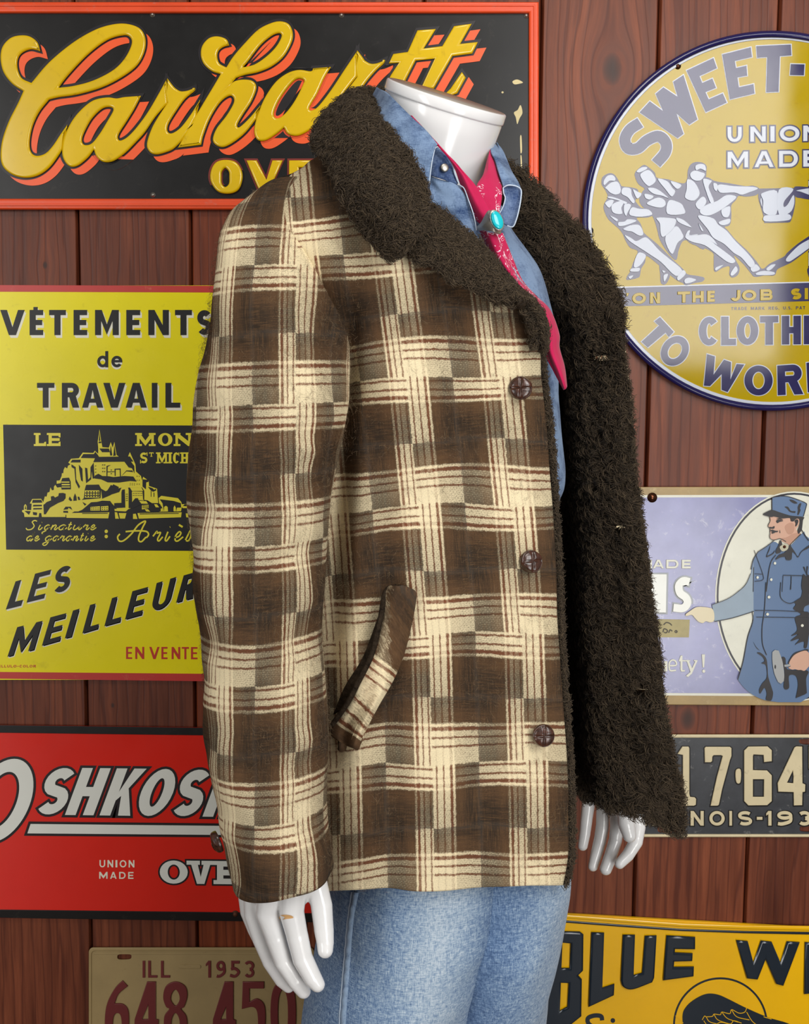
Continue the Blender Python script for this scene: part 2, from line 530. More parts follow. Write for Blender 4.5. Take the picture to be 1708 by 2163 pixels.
_cache = {}
def paint(name, rgb, rough=0.3, wear=0.06, coat=0.0, metal=0.0, scale=9.0, spec=0.5, dirt=None, dirt_amt=0.0):
    "painted or enamelled sheet metal with a little mottling and dirt of its own"
    if name in _cache: return _cache[name]
    t = NT(name)
    c = t.coord('Object')
    base = lin(*rgb)
    n1 = t.noise(c, scale, 5, 0.6)
    f = t.ramp(n1, [(0.3, 0.0), (0.7, 1.0)])
    a = tuple(max(0, x * (1 - wear)) for x in base[:3]) + (1,)
    b = tuple(min(1, x * (1 + wear)) for x in base[:3]) + (1,)
    col = t.mix(f, a, b)
    if dirt is not None:
        n2 = t.noise(c, 55, 6, 0.7, 0.6)
        g = t.ramp(n2, [(0.60, 0.0), (0.72, 1.0)])
        col = t.mix(t.math('MULTIPLY', g, dirt_amt), col, lin(*dirt))
    t.set(col=col, rough=t.math('ADD', t.math('MULTIPLY', t.noise(c, 30, 3), 0.12), rough - 0.06), coat=coat, coatr=0.08, metal=metal, spec=spec)
    _cache[name] = t.m
    return t.m
# ------------------------------------------------------------------ room shell: board wall and floor
def wood():
    t = NT('stained_cedar_boards')
    at = t.n('Attribute'); at.attribute_name = 'board'
    rnd = at.outputs['Fac']
    co = t.n('TexCoord').outputs['Object']
    sep = t.n('SeparateXYZ'); t.l(co, sep.inputs[0])
    x, z = sep.outputs[0], sep.outputs[2]
    # knots: (x, z, size)
    KN = [P(1292, 146, 0), P(1295, 152, 0), P(1452, 1518, 0), P(1606, 1570, 0), P(95, 560, 0), P(238, 1490, 0)]
    SZ = [0.016, 0.013, 0.013, 0.006, 0.004, 0.003]
    push, dark = None, None
    for k, s in zip(KN, SZ):
        dx = t.math('MULTIPLY', t.math('SUBTRACT', x, k.x), 1.0 / s)
        dz = t.math('MULTIPLY', t.math('SUBTRACT', z, k.z), 0.62 / s)
        r2 = t.math('ADD', t.math('MULTIPLY', dx, dx), t.math('MULTIPLY', dz, dz))
        g = t.math('DIVIDE', 1.0, t.math('ADD', 1.0, t.math('MULTIPLY', r2, 0.35)))
        sg = t.math('MULTIPLY', t.math('MULTIPLY', dx, g), s * 0.9)
        push = sg if push is None else t.math('ADD', push, sg)
        # slow fall along the grain, dark heart
        d = t.math('SUBTRACT', 1.0, t.math('MULTIPLY', r2, 1.25), clamp=True)
        dark = d if dark is None else t.math('MAXIMUM', dark, d)
    xx = t.math('SUBTRACT', x, t.math('MULTIPLY', push, 1.0))
    cx = t.n('CombineXYZ')
    t.val(t.math('ADD', xx, t.math('MULTIPLY', rnd, 31.7)), cx.inputs[0]); t.val(t.math('MULTIPLY', rnd, 9.0), cx.inputs[1])
    t.val(t.math('ADD', t.math('MULTIPLY', z, 0.055), t.math('MULTIPLY', rnd, 5.0)), cx.inputs[2])
    v = cx.outputs[0]
    broad = t.noise(v, 26, 2, 0.5, 0.4)
    fig = t.n('TexWave', wave_type='BANDS', bands_direction='X')
    fig.inputs['Scale'].default_value = 21; fig.inputs['Distortion'].default_value = 9.0
    fig.inputs['Detail'].default_value = 3; fig.inputs['Detail Scale'].default_value = 2.2
    t.l(v, fig.inputs['Vector'])
    fine = t.noise(v, 420, 3, 0.7)
    mid = t.noise(v, 110, 3, 0.6)
    f = t.math('ADD', t.math('MULTIPLY', broad, 0.45), t.math('MULTIPLY', mid, 0.45))
    col = t.ramp(f, [(0.24, lin(84, 45, 31)), (0.45, lin(117, 66, 46)), (0.62, lin(146, 86, 60)), (0.8, lin(172, 108, 70))])
    lines = t.ramp(fig.outputs['Fac'], [(0.0, 1.0), (0.14, 0.3), (0.32, 0.0)])
    col = t.mix(t.math('MULTIPLY', lines, 0.52), col, lin(66, 28, 22))
    col = t.mix(t.math('MULTIPLY', t.ramp(fine, [(0.42, 0), (0.62, 1)]), 0.16), col, lin(72, 34, 24))
    tone = t.ramp(rnd, [(0.0, lin(215, 190, 178)), (0.5, lin(250, 238, 228)), (1.0, lin(255, 214, 176))])
    col = t.mix(1.0, col, tone, 'MULTIPLY')
    col = t.mix(t.math('MULTIPLY', t.math('POWER', dark, 0.6), 0.85), col, lin(50, 38, 34))
    t.set(col=col, rough=t.math('ADD', 0.30, t.math('MULTIPLY', mid, 0.22)), spec=0.28)
    hgt = t.math('ADD', t.math('MULTIPLY', fine, 0.4), t.math('MULTIPLY', lines, -0.5))
    t.bump(hgt, 0.35, 0.0006)
    return t.m

def build_wall():
    seams = [P(164, 500, 0).x, P(403, 500, 0).x]
    r = [P(1393, 0, 0).x, P(1647, 0, 0).x]
    st = seams[1] - seams[0]
    nmid = round((r[0] - seams[1]) / st)
    mid = [seams[1] + (r[0] - seams[1]) * i / nmid for i in range(1, nmid)]
    xs = sorted([seams[0] - st * k for k in range(1, 10)] + seams + mid + r + [r[1] + st * k for k in range(1, 10)])
    V, Fc, att = [], [], []
    z0, z1 = 0.0, 2.7
    g = 0.0028
    rr = random.Random(3)
    for i in range(len(xs) - 1):
        a, b = xs[i], xs[i + 1]
        prof = [(a, 0.012), (a + 0.0008, 0.006), (a + g, 0.0008), (a + g + .001, 0.0), (b - g - .001, 0.0), (b - g, 0.0008), (b - 0.0008, 0.006), (b, 0.012)]
        base = len(V)
        for px_, py_ in prof:
            V += [(px_, py_, z0), (px_, py_, z1)]
        val = rr.random()
        for k in range(len(prof) - 1):
            Fc.append((base + 2 * k, base + 2 * k + 2, base + 2 * k + 3, base + 2 * k + 1)); att.append(val)
    o = mesh_obj('wall_back', V, Fc, wood(), smooth=False)
    a = o.data.attributes.new('board', 'FLOAT', 'FACE')
    a.data.foreach_set('value', att)
    s = o.modifiers.new('thickness', 'SOLIDIFY'); s.thickness = 0.02; s.offset = -1
    o['kind'] = 'structure'
    return xs
build_wall()

tf = NT('dark_floor_boards')
c_ = tf.coord('Object', (1, 8, 1))
tf.set(col=tf.ramp(tf.noise(c_, 6, 5), [(0.3, lin(70, 52, 40)), (0.7, lin(110, 84, 64))]), rough=0.45)
fl = mesh_obj('floor', [(-2.6, -3.4, -0.02), (2.6, -3.4, -0.02), (2.6, 0.02, -0.02), (-2.6, 0.02, -0.02),
                        (-2.6, -3.4, 0), (2.6, -3.4, 0), (2.6, 0.02, 0), (-2.6, 0.02, 0)],
              [(0, 3, 2, 1), (4, 5, 6, 7), (0, 1, 5, 4), (1, 2, 6, 5), (2, 3, 7, 6), (3, 0, 4, 7)], tf.m, smooth=False)
fl['kind'] = 'structure'

# ------------------------------------------------------------------ sign colours
M_BLACK = paint('black_sign_enamel', (19, 18, 18), 0.32, 0.10, spec=0.35, dirt=(95, 90, 80), dirt_amt=0.14)
M_BLACKLINE = paint('black_outline_paint', (22, 16, 20), 0.35)
M_GOLD = paint('golden_yellow_enamel', (222, 184, 4), 0.22, 0.07, dirt=(150, 110, 10), dirt_amt=0.35, coat=0.3)
M_ORANGE = paint('orange_red_enamel', (240, 92, 42), 0.32, 0.05)
M_FRAME = paint('orange_frame_paint', (224, 76, 32), 0.34, 0.10, dirt=(150, 140, 130), dirt_amt=0.30)
M_MAROON = paint('maroon_outline_paint', (120, 38, 28), 0.35)
M_LEMON = paint('lemon_yellow_enamel', (236, 222, 2), 0.26, 0.04, spec=0.35, dirt=(120, 100, 20), dirt_amt=0.18)
M_LEMONART = paint('pale_lemon_print', (232, 218, 40), 0.30, 0.04)
M_REDEDGE = paint('red_edge_paint', (188, 42, 34), 0.35, 0.06, dirt=(235, 210, 150), dirt_amt=0.10)
M_REDTEXT = paint('brick_red_print', (192, 40, 22), 0.35)
M_INK = paint('charcoal_print', (25, 25, 25), 0.34, 0.08, spec=0.3)
M_SHADE = paint('cream_white_print', (232, 230, 210), 0.35)
M_RED = paint('signal_red_enamel', (214, 34, 20), 0.20, 0.04, coat=0.3)
M_WHITE = paint('white_enamel', (222, 224, 216), 0.24, 0.03, coat=0.2)
M_NAVY = paint('navy_enamel', (32, 28, 78), 0.11, 0.08, spec=0.46)
M_MUSTARD = paint('mustard_porcelain', (172, 146, 0), 0.09, 0.05, spec=0.33, dirt=(140, 100, 0), dirt_amt=0.25)
M_PORCWHITE = paint('white_porcelain', (190, 195, 206), 0.14, 0.03, spec=0.4)
M_PERI = paint('faded_blue_enamel', (130, 132, 176), 0.22, 0.16, dirt=(214, 214, 224), dirt_amt=0.6, scale=14, coat=0.2)
M_TAN = paint('tan_edge_paint', (168, 142, 92), 0.38, 0.14, dirt=(214, 196, 150), dirt_amt=0.4, scale=30)
M_IVORY = paint('ivory_enamel', (222, 222, 206), 0.30, 0.05, dirt=(190, 190, 178), dirt_amt=0.5, scale=26)
M_WORKBLUE = paint('work_cloth_blue_print', (84, 112, 150), 0.34, 0.05)
M_WORKPALE = paint('faded_blue_print', (142, 160, 176), 0.36, 0.08, scale=25)
M_SKIN = paint('skin_tone_print', (206, 162, 138), 0.36, 0.04)
M_SKINPALE = paint('pale_skin_print', (226, 214, 180), 0.36, 0.04)
M_STEEL = paint('grey_steel_print', (158, 160, 160), 0.34, 0.05)
M_PLATE = paint('weathered_black_tin', (52, 55, 60), 0.34, 0.30, dirt=(170, 170, 166), dirt_amt=0.55, scale=40)
M_PLATEBONE = paint('bone_plate_paint', (212, 198, 160), 0.42, 0.08, dirt=(120, 105, 80), dirt_amt=0.40, scale=24)
M_PLATETAN = paint('khaki_plate_paint', (158, 136, 92), 0.5, 0.10, dirt=(120, 98, 62), dirt_amt=0.35, scale=14)
M_PLATEMAROON = paint('oxblood_plate_paint', (106, 34, 34), 0.5, 0.08)
M_SUN = paint('sunny_yellow_enamel', (240, 184, 2), 0.22, 0.04, coat=0.3)
M_DEEPBLUE = paint('deep_blue_black_enamel', (20, 34, 46), 0.20, 0.08, coat=0.3)
M_RUST = paint('rusty_metal', (92, 52, 34), 0.6, 0.3, metal=0.5)
M_BRASS = paint('dark_brass', (96, 58, 40), 0.25, 0.1, metal=0.9)
M_HOLE = paint('dark_hole', (10, 9, 8), 0.8)
M_TIN = paint('bare_tin', (150, 146, 138), 0.35, 0.1, metal=0.8)

def nail(px, py, base, parent, r=5, mat=None, name='screw', flat=False):
    "domed screw head with a washer ring"
    c = P(px, py, -base)
    R = r / 1446.0
    V, Fc = [], []
    prof = [(1.5, 0.0), (1.5, .0006), (1.0, .0008), (0.95, .0016), (0.7, .0024), (0.35, .0029), (0.0, .0030)]
    n = 18
    for a, h in prof:
        for k in range(n):
            t = 2 * math.pi * k / n
            V.append((c.x + a * R * math.cos(t), -base - h, c.z + a * R * math.sin(t)))
    for i in range(len(prof) - 1):
        for k in range(n):
            Fc.append((i * n + k, i * n + (k + 1) % n, (i + 1) * n + (k + 1) % n, (i + 1) * n + k))
    return mesh_obj(name, V, Fc, mat or M_BRASS, parent)

def sign_root(label, cat, px, py, group=None, name='metal_sign'):
    p = P(px, py, 0)
    return thing(name, label, cat, (p.x, 0.0, p.z), group)

# ================================================================== 1. black sign, yellow script
S1 = sign_root('black metal sign with raised yellow script lettering and orange frame, topmost on the left', 'sign', 570, 441)
shape('panel', [[rect(-130, 12, 1130, 434)]], M_BLACK, S1, 0.002, 0.004)
fr = [[-140, 4, 1139, 26], [-140, 419, 1139, 442], [1116, 4, 1139, 442], [-160, 4, -138, 442]]
shape('frame', [[rect(-150, 3, 1138, 442), rect(-126, 26, 1117, 419)]], M_FRAME, S1, 0.003, 0.009, bevel=0.0032, smooth=False)
shape('frame_rib', [[rect(-143, 9, 1130, 435), rect(-138, 13, 1126, 430)]], M_FRAME, S1, 0.010, 0.0034, bevel=0.001, smooth=False)
A = lambda s, **k: sm(s, 2.44, 0, 0, **k)
B_ = lambda s, **k: sm(s, 2.8467, 600, 0, **k)
C1 = [A('205,262* 190,215 150,185 100,180 50,195 10,240 0,300 15,370 60,430 118,468* 90,530 40,630 5,740 5,840 50,893 120,915 190,905 250,865 300,800 318,768* 345,640* 310,690 270,750 230,790 185,801 157,780 150,730 165,650 200,575 250,512* 300,500 400,485 520,450 620,400 700,340 740,270 748,200 720,145 650,120 570,125 480,155 370,220 250,320 160,425* 110,400 88,350 90,300 115,268 160,252'),
      A('300,450* 350,385 450,280 550,205 635,180 670,192 675,230 640,300 580,360 480,412 380,440')]
a1 = [A('725,492* 690,560 650,625 612,685 606,712 622,722 660,700 710,645 770,560 855,410* 862,530* 800,600 745,680 700,730 640,790 580,830 530,833 495,805 482,770* 450,812 400,852 360,857 330,828 318,780 330,700 370,620 420,560 480,515 550,500 600,505 640,498'),
      A('582,565 560,550 520,562 470,612 432,680 420,722 434,745 470,738 510,690 550,625')]
r1 = [A('860,400* 890,440 905,455* 930,468 965,465 1003,450* 1000,468 950,510 900,580 865,640 862,675 885,685 930,655 980,590 1030,510* 1010,600* 960,690 900,760 850,785 800,795 768,780 755,740 780,660 820,590 862,528* 850,480*')]
h1 = [A('1180,232* 1165,200 1120,185 1075,195 1040,235 1033,285 1050,330 1090,365 1135,380* 1100,440 1040,540 970,660 915,760* 1035,745* 1045,700 1075,620 1115,550 1150,510 1185,492 1203,505 1200,535 1165,595 1115,660 1095,715 1110,745 1150,757 1205,730 1265,680 1320,610* 1340,540* 1290,600 1250,640 1228,655 1222,640 1250,590 1295,520 1320,450 1300,415 1250,408 1205,418 1175,445* 1215,400* 1260,385 1330,370 1400,340 1460,290 1500,220 1508,170 1490,125 1450,108 1400,115 1330,150 1260,220 1200,290 1165,345* 1130,325 1118,290 1125,260 1150,240'),
      A('1250,345* 1280,310 1340,232 1400,182 1440,170 1448,190 1420,240 1370,290 1310,330')]
a2 = [A('1705,343* 1670,403 1635,480 1605,531 1593,557 1605,567 1640,545 1704,463 1772,360 1841,257* 1838,394* 1790,454 1721,548 1618,651 1550,694 1507,698 1478,685 1462,657* 1420,692 1370,722 1330,722 1310,690 1312,640 1335,565 1370,490 1420,420 1480,375 1540,358 1600,365 1612,350*'),
      A('1565,412 1530,405 1490,440 1440,510 1412,572 1414,602 1440,605 1480,570 1522,510 1556,442')]
r2 = [B_('440,300* 470,340 485,362* 520,380 560,377 607,358* 600,378 545,430 480,510 440,590 420,700* 300,700* 330,640 380,540 437,462* 425,400*')]
tt = [B_('800,180* 912,172* 838,290* 950,275* 1020,155* 1128,140* 1058,262* 1165,250* 1130,320* 1012,335* 900,530* 820,530* 905,350* 790,362* 720,500* 600,530* 640,450* 690,375* 628,380* 655,322* 742,310*')]
tc = [B_('1068,430* 1092,465* 1040,560* 940,590* 1000,530*')]
SCRIPT = [C1, a1, r1, h1, a2, r2, tt, tc]
shape('script_drop_shadow', shift(SCRIPT, 14.5, 15), M_ORANGE, S1, 0.0062, 0.0006, offset=0.0012)
shape('script_outline', SCRIPT, M_BLACKLINE, S1, 0.0062, 0.0011, offset=0.0030)
shape('script_lettering', SCRIPT, M_GOLD, S1, 0.0066, 0.0046, bevel=0.0030, smooth=True)
ov = [[A(' '.join(['1163,822 1215,835 1245,880 1247,930 1225,980 1175,998 1120,985 1085,935 1085,880 1112,835'])), A('1160,865 1178,885 1180,910 1178,945 1160,962 1142,945 1140,910 1142,885')],
      [A('1268,825* 1322,825* 1372,925* 1402,825* 1456,825* 1385,985* 1335,985*')],
      [A('1488,825* 1620,825* 1620,862* 1540,862* 1540,890* 1610,890* 1610,925* 1540,925* 1540,950* 1625,950* 1625,990* 1488,990*')],
      [A('1660,825* 1780,825* 1800,880* 1740,905* 1810,990* 1745,990* 1710,925* 1710,990* 1660,990*')]]
shape('small_lettering_outline', ov, M_MAROON, S1, 0.0062, 0.0008, offset=0.0022)
shape('small_lettering', ov, M_GOLD, S1, 0.0066, 0.0042, bevel=0.0030, smooth=True)
shape('chipped_paint', [[sm('1085,238 1093,232 1099,222 1103,238 1097,250 1092,262 1089,248')], [ell(1061, 195, 2.4, 2.2, 12)], [sm('1082,172 1092,168 1104,174 1096,177 1086,178')],
                        [sm('1098,290 1101,288 1102,318 1099,322')], [sm('1099,330 1101,330 1102,352 1100,354')]], paint('cream_chip', (206, 190, 138), 0.5, 0.2), S1, 0.0058, 0.0005)
for x, y in ((322, 31), (721, 32), (323, 412), (1111, 33)):
    nail(x, y, 0.006, S1, 3.6, M_TIN)

# ================================================================== 2. lemon-yellow french workwear sign
S2 = sign_root('lemon yellow sign with black French lettering and a black abbey picture, red edge strips', 'sign', 230, 1435)
shape('panel', [[rect(-40, 603, 512, 1436)]], M_LEMON, S2, 0.002, 0.004)
shape('edge_strip', [[[(-41, 602), (513, 604), (513, 618), (-41, 616)]]], M_REDEDGE, S2, 0.0055, 0.0008)
shape('edge_strip', [[[(-41, 1419), (513, 1424), (513, 1440), (-41, 1433)]]], M_REDEDGE, S2, 0.0055, 0.0008)
k2 = dict(k=3.713, ox=0, oy=590)
ve = [('V', 2, 192), ('E', 232, 337), ('T', 385, 515), ('E', 577, 682), ('M', 745, 930), ('E', 990, 1098), ('N', 1163, 1323), ('T', 1372, 1504), ('S', 1545, 1660)]
w1 = letters(ve, 240, 437, 47, **k2) + [[[(x / 3.713, y / 3.713 + 590) for x, y in ((262, 217), (294, 217), (294, 246), (262, 246))]]]
w2 = letters([('d', 762, 847)], 563, 690, 22, **k2) + letters([('e', 873, 958)], 600, 690, 22, **k2)
w3 = letters([('T', 290, 425), ('R', 485, 620), ('A', 643, 808), ('V', 810, 982), ('A', 985, 1150), ('I', 1190, 1233), ('L', 1297, 1412)], 812, 1006, 45, **k2)
k3 = dict(k=3.713, ox=0, oy=1160)
def ql(ch, *q): return qletter(ch, q, 46, **k3)
w4 = [[[(x / 3.713, y / 3.713 + 1160) for x, y in ((122, 253), (165, 241), (116, 412), (180, 397), (165, 444), (45, 474))]]]
w4 += ql('E', (275, 193), (400, 160), (345, 386), (208, 420)) + ql('S', (445, 148), (570, 116), (540, 325), (408, 352))
w5 = ql('M', (135, 612), (332, 562), (266, 788), (58, 844)) + ql('E', (395, 535), (518, 502), (468, 718), (328, 758)) + ql('I', (572, 482), (622, 467), (560, 687), (508, 700))
w5 += ql('L', (706, 438), (812, 408), (766, 624), (645, 660)) + ql('L', (878, 384), (985, 352), (940, 570), (818, 604)) + ql('E', (1038, 330), (1160, 296), (1110, 515), (980, 551))
w5 += ql('U', (1228, 266), (1380, 218), (1322, 450), (1180, 492)) + ql('R', (1440, 206), (1560, 172), (1510, 384), (1380, 420))
for nm, w, d in (('lettering', w1, (3.8, 6)), ('lettering', w2, (0, 4.5)), ('lettering', w3, (3.8, 6)), ('slanted_lettering', w4, (2.6, 3.2)), ('slanted_lettering', w5, (2.6, 3.2))):
    shape('lettering_shadow', shift(w, d[0] * .5, d[1] * .5) + shift(w, *d), M_SHADE, S2, 0.0058, 0.0004)
    shape(nm, w, M_INK, S2, 0.0058, 0.0010)
shape('red_lettering', letters([('E', 988, 1035), ('N', 1060, 1130), ('V', 1170, 1250), ('E', 1265, 1312), ('N', 1345, 1412), ('T', 1425, 1480), ('E', 1497, 1547)], 762, 857, 15, slope=0.004, **k3), M_REDTEXT, S2, 0.0058, 0.0006)
shape('maker_imprint', letters(spread('CELLULO-COLOR', -38, 281, 0.3), 908, 928, 4.5, **k3), M_REDTEXT, S2, 0.0058, 0.0005)
# black picture field
BK = shape('picture_field', [[[(6.5, 897), (456, 899), (456, 1164), (13, 1161)]]], M_INK, S2, 0.0058, 0.0004)
qa = lambda s, smooth=False: sm(s, 8.54, 40, 900, smooth=smooth, n=4)
qb = lambda s, smooth=False: sm(s, 8.54, 220, 900, smooth=smooth, n=4)
HILL = [[qa('100,1640 90,1570 55,1545 60,1515 90,1515 90,1440 115,1405 140,1440 140,1515 220,1515 230,1400 195,1395 240,1315 400,1312 440,1375 465,1270 500,1272 515,1200 550,1190 570,1105 595,1160 630,1150 630,1095 655,1060 690,1110 760,1100 755,1030 680,1040 680,985 735,980 770,900 775,850 800,850 805,790 830,740 870,765 885,715 930,690 890,660 940,590 1080,580 1150,478 1340,485 1368,445 1430,500 1430,400 1420,280 1452,60 1480,250 1505,380 1620,390 1655,290 1690,390'
            ' 1720,285 1760,520 1900,630 1985,630 1970,540 2000,470 2040,560 2100,690 2110,820 2200,900 2220,980 2240,915 2340,990 2345,1080 2490,1130 2510,1390 2400,1390 2320,1340 2250,1330 2240,1380 2020,1420 2020,1480 1930,1520 1800,1530 1700,1420 1630,1350 1500,1345 1360,1380 1140,1510 1070,1540 1000,1540 930,1580 840,1640')],
        [qa('855,1570 1630,1555 1610,1665 855,1655')],
        [qb('190,1550 235,1560 265,1670 200,1670')], [qb('262,1568 400,1570 375,1668 285,1668')], [qb('520,1585 570,1580 600,1675 520,1675')], [qb('600,1570 1398,1555 1385,1645 625,1670')], [qb('1470,1575 1530,1575 1545,1650 1480,1645')],
        [qb('980,1300 1030,1258 1330,1300 1390,1370 1400,1410 1500,1405 1530,1480 1420,1480 1400,1460 1385,1535 1310,1540 1250,1540 990,1545 990,1400')],
        [qb('185,1495 250,1495 265,1480 380,1470 375,1140 415,1145 435,1400 480,1405 480,1460 390,1540 190,1530')]]
shape('abbey_picture', HILL, M_LEMONART, S2, 0.0062, 0.0004)
DK = [qa(s) for s in ('1115,575 1160,505 1350,505 1375,465 1420,520 1440,555 2000,548 2060,640 1340,650 1370,580', '1450,110 1440,265 1465,265', '1435,290 1450,275 1480,280 1485,305 1435,308',
      '1450,405 1620,405 1640,470 1500,470', '1640,480 1655,350 1680,530 1645,530', '1700,540 1720,340 1745,530', '930,655 960,608 1110,605 1108,655', '1080,700 1140,770 1150,1000 1120,980 1085,780',
      '945,690 1020,740 1030,960 1100,1090 1080,1125 1020,1010 1000,770 950,740', '1345,660 1360,940 1330,950 1310,800 1300,960 1210,1030 1190,750 1230,760 1245,970 1290,920 1290,740',
      '1185,1150 1210,1060 1440,1055 1480,1130 1470,1300 1130,1330 1170,1300', '1480,1130 1560,1175 1640,1140 1700,1050 1800,1100 1760,1180 1640,1250 1500,1310',
      '1365,895 1430,860 1500,900 1620,905 1700,920 1900,900 2060,910 2120,1000 2000,990 1800,1020 1600,1015 1480,960 1360,945', '760,1000 780,940 900,930 930,1000 935,1140 770,1145 760,1100 690,1085 680,1050 755,1035',
      '470,1400 500,1370 580,1340 575,1270 620,1260 650,1290 710,1260 720,1210 790,1205 840,1220 840,1300 800,1350 700,1390 640,1425 560,1470 480,1590 450,1590 440,1420',
      '235,1385 250,1330 400,1330 420,1380', '250,1450 260,1420 410,1420 410,1445', '255,1505 262,1480 412,1478 412,1500', '100,1530 210,1535 180,1600', '105,1500 115,1430 130,1500', '355,1645 365,1570 400,1570 410,1645', '250,1550 325,1560 320,1610 255,1600',
      '800,1510 840,1455 930,1455 960,1510 890,1470 880,1500', '800,1530 880,1530 885,1565 800,1560', '1140,1510 1300,1375 1640,1350 1700,1430 1640,1440 1620,1400 1620,1530 1285,1530 1250,1530',
      '980,1350 985,1280 1010,1215 1035,1280 1040,1345 1005,1345', '895,1320 915,1270 960,1340 930,1355', '1055,1275 1085,1275 1105,1330 1070,1335', '1140,1570 1600,1565 1600,1578 1140,1583', '840,1600 850,1600 850,1660 838,1660', '1145,1370 1215,1410 1185,1435')]
DK += [qb(s) for s in ('360,640 480,640 540,720 545,850 500,760 440,745 370,650', '185,770 295,765 300,950 285,950 280,785 205,785 205,900 190,900', '40,720 120,700 60,735 55,910 40,910', '50,820 180,815 180,828 50,832', '310,900 400,800 500,800 520,830 400,815', '690,960 790,970 800,1005 755,1015 750,1140 690,1090',
      '790,1095 870,1120 900,1150 930,1130 935,1160 880,1185 830,1150', '840,1165 850,1165 850,1275 840,1275', '890,1200 902,1200 902,1275 890,1275', '430,1110 680,1105 720,1170 720,1330 705,1330 690,1180 500,1175 500,1370 560,1300 610,1300 620,1340 780,1350 830,1410 880,1390 1000,1400 1050,1480 1010,1540 830,1545 740,1500 680,1500 690,1400 520,1480 440,1480 440,1150',
      '320,1150 370,1140 380,1470 180,1480 180,1390 310,1385 310,1200', '1080,1540 1050,1390 1000,1320 1250,1350 1380,1390 1385,1470 1310,1470 1295,1540 1270,1440 1250,1540 1155,1540 1130,1440 1085,1450', '640,1578 1340,1568 1340,1580 640,1592', '1420,1440 1450,1410 1490,1410 1480,1445', '0,1250 120,1060 230,1130 310,1110 270,1190 110,1240 0,1290')]
shape('abbey_shading', [[d] for d in DK], M_INK, S2, 0.0066, 0.0004)
WN = []
for x0, x1, y0, y1, nx, ny in ((1190, 1450, 1160, 1200, 1, 1), (1190, 1450, 1215, 1245, 1, 1), (1190, 1450, 1262, 1290, 1, 1), (765, 910, 1000, 1022, 1, 1), (770, 918, 1045, 1068, 1, 1), (770, 922, 1090, 1108, 1, 1)):
    WN.append([qa('%d,%d %d,%d %d,%d %d,%d' % (x0, y0, x1, y0, x1, y1, x0, y1))])
WN += [[qa('1290,1460 1460,1445 1460,1525 1290,1525')], [qa('1480,1448 1612,1440 1612,1522 1480,1525')], [qb('500,1190 690,1185 700,1330 620,1330 610,1300 560,1300 505,1370')], [qb('680,1430 800,1420 800,1480 680,1505')],
       [qb('465,1110 670,1105 700,1170 500,1170')], [qb('630,1350 760,1355 790,1400 670,1400')], [qb('900,1410 950,1410 990,1465 930,1465')], [qb('730,1500 790,1500 830,1545 760,1540')], [qb('1080,1540 1080,1460 1110,1438 1145,1460 1150,1540')], [qb('1250,1535 1250,1470 1270,1430 1290,1470 1295,1535')], [qb('1020,1490 1055,1480 1055,1540 1020,1540')]]
shape('abbey_windows', WN, M_LEMONART, S2, 0.0070, 0.0003)
dots = []
def dotgrid(q, x0, x1, y0, y1, nx, ny, r):
    for i in range(nx):
        for j in range(ny):
            x = x0 + (x1 - x0) * (i + .5) / nx; y = y0 + (y1 - y0) * (j + .5) / ny
            dots.append([q('%f,%f %f,%f %f,%f %f,%f' % (x - r, y - r, x + r, y - r, x + r, y + r, x - r, y + r))])
dotgrid(qa, 1200, 1450, 1165, 1290, 5, 3, 11); dotgrid(qa, 1295, 1455, 1460, 1522, 5, 2, 7); dotgrid(qa, 1485, 1608, 1450, 1520, 3, 2, 8)
dotgrid(qb, 510, 690, 1195, 1270, 6, 2, 7); dotgrid(qb, 690, 795, 1428, 1485, 5, 2, 7); dotgrid(qa, 1490, 1560, 670, 850, 2, 3, 8); dotgrid(qa, 1365, 1395, 690, 860, 1, 3, 7); dotgrid(qb, 385, 425, 1210, 1360, 2, 4, 6)
dotgrid(qb, 570, 650, 870, 1080, 2, 3, 6); dotgrid(qb, 450, 560, 1020, 1075, 3, 2, 5); dotgrid(qb, 110, 140, 760, 890, 1, 2, 8)
shape('abbey_window_openings', dots, M_INK, S2, 0.0074, 0.0002)
kb = dict(k=8.54, ox=40, oy=900)
kc = dict(k=8.54, ox=220, oy=900)
le = letters([('L', 300, 490), ('E', 535, 750)], 125, 360, 58, font=serif, **kb)
mo = letters([('M', 590, 895), ('O', 970, 1230), ('N', 1285, 1560), ('T', 1640, 1850)], 125, 360, 58, font=serif, **kc)
st = letters([('S', 648, 780)], 475, 672, 42, font=serif, **kc) + letters([('T', 810, 892)], 475, 552, 18, font=serif, **kc) + letters([('M', 955, 1130), ('I', 1165, 1210), ('C', 1240, 1358), ('H', 1390, 1510), ('E', 1555, 1660), ('L', 1700, 1800)], 475, 672, 40, font=serif, **kc)
shape('serif_lettering', le + mo + st, M_LEMONART, S2, 0.0062, 0.0005)
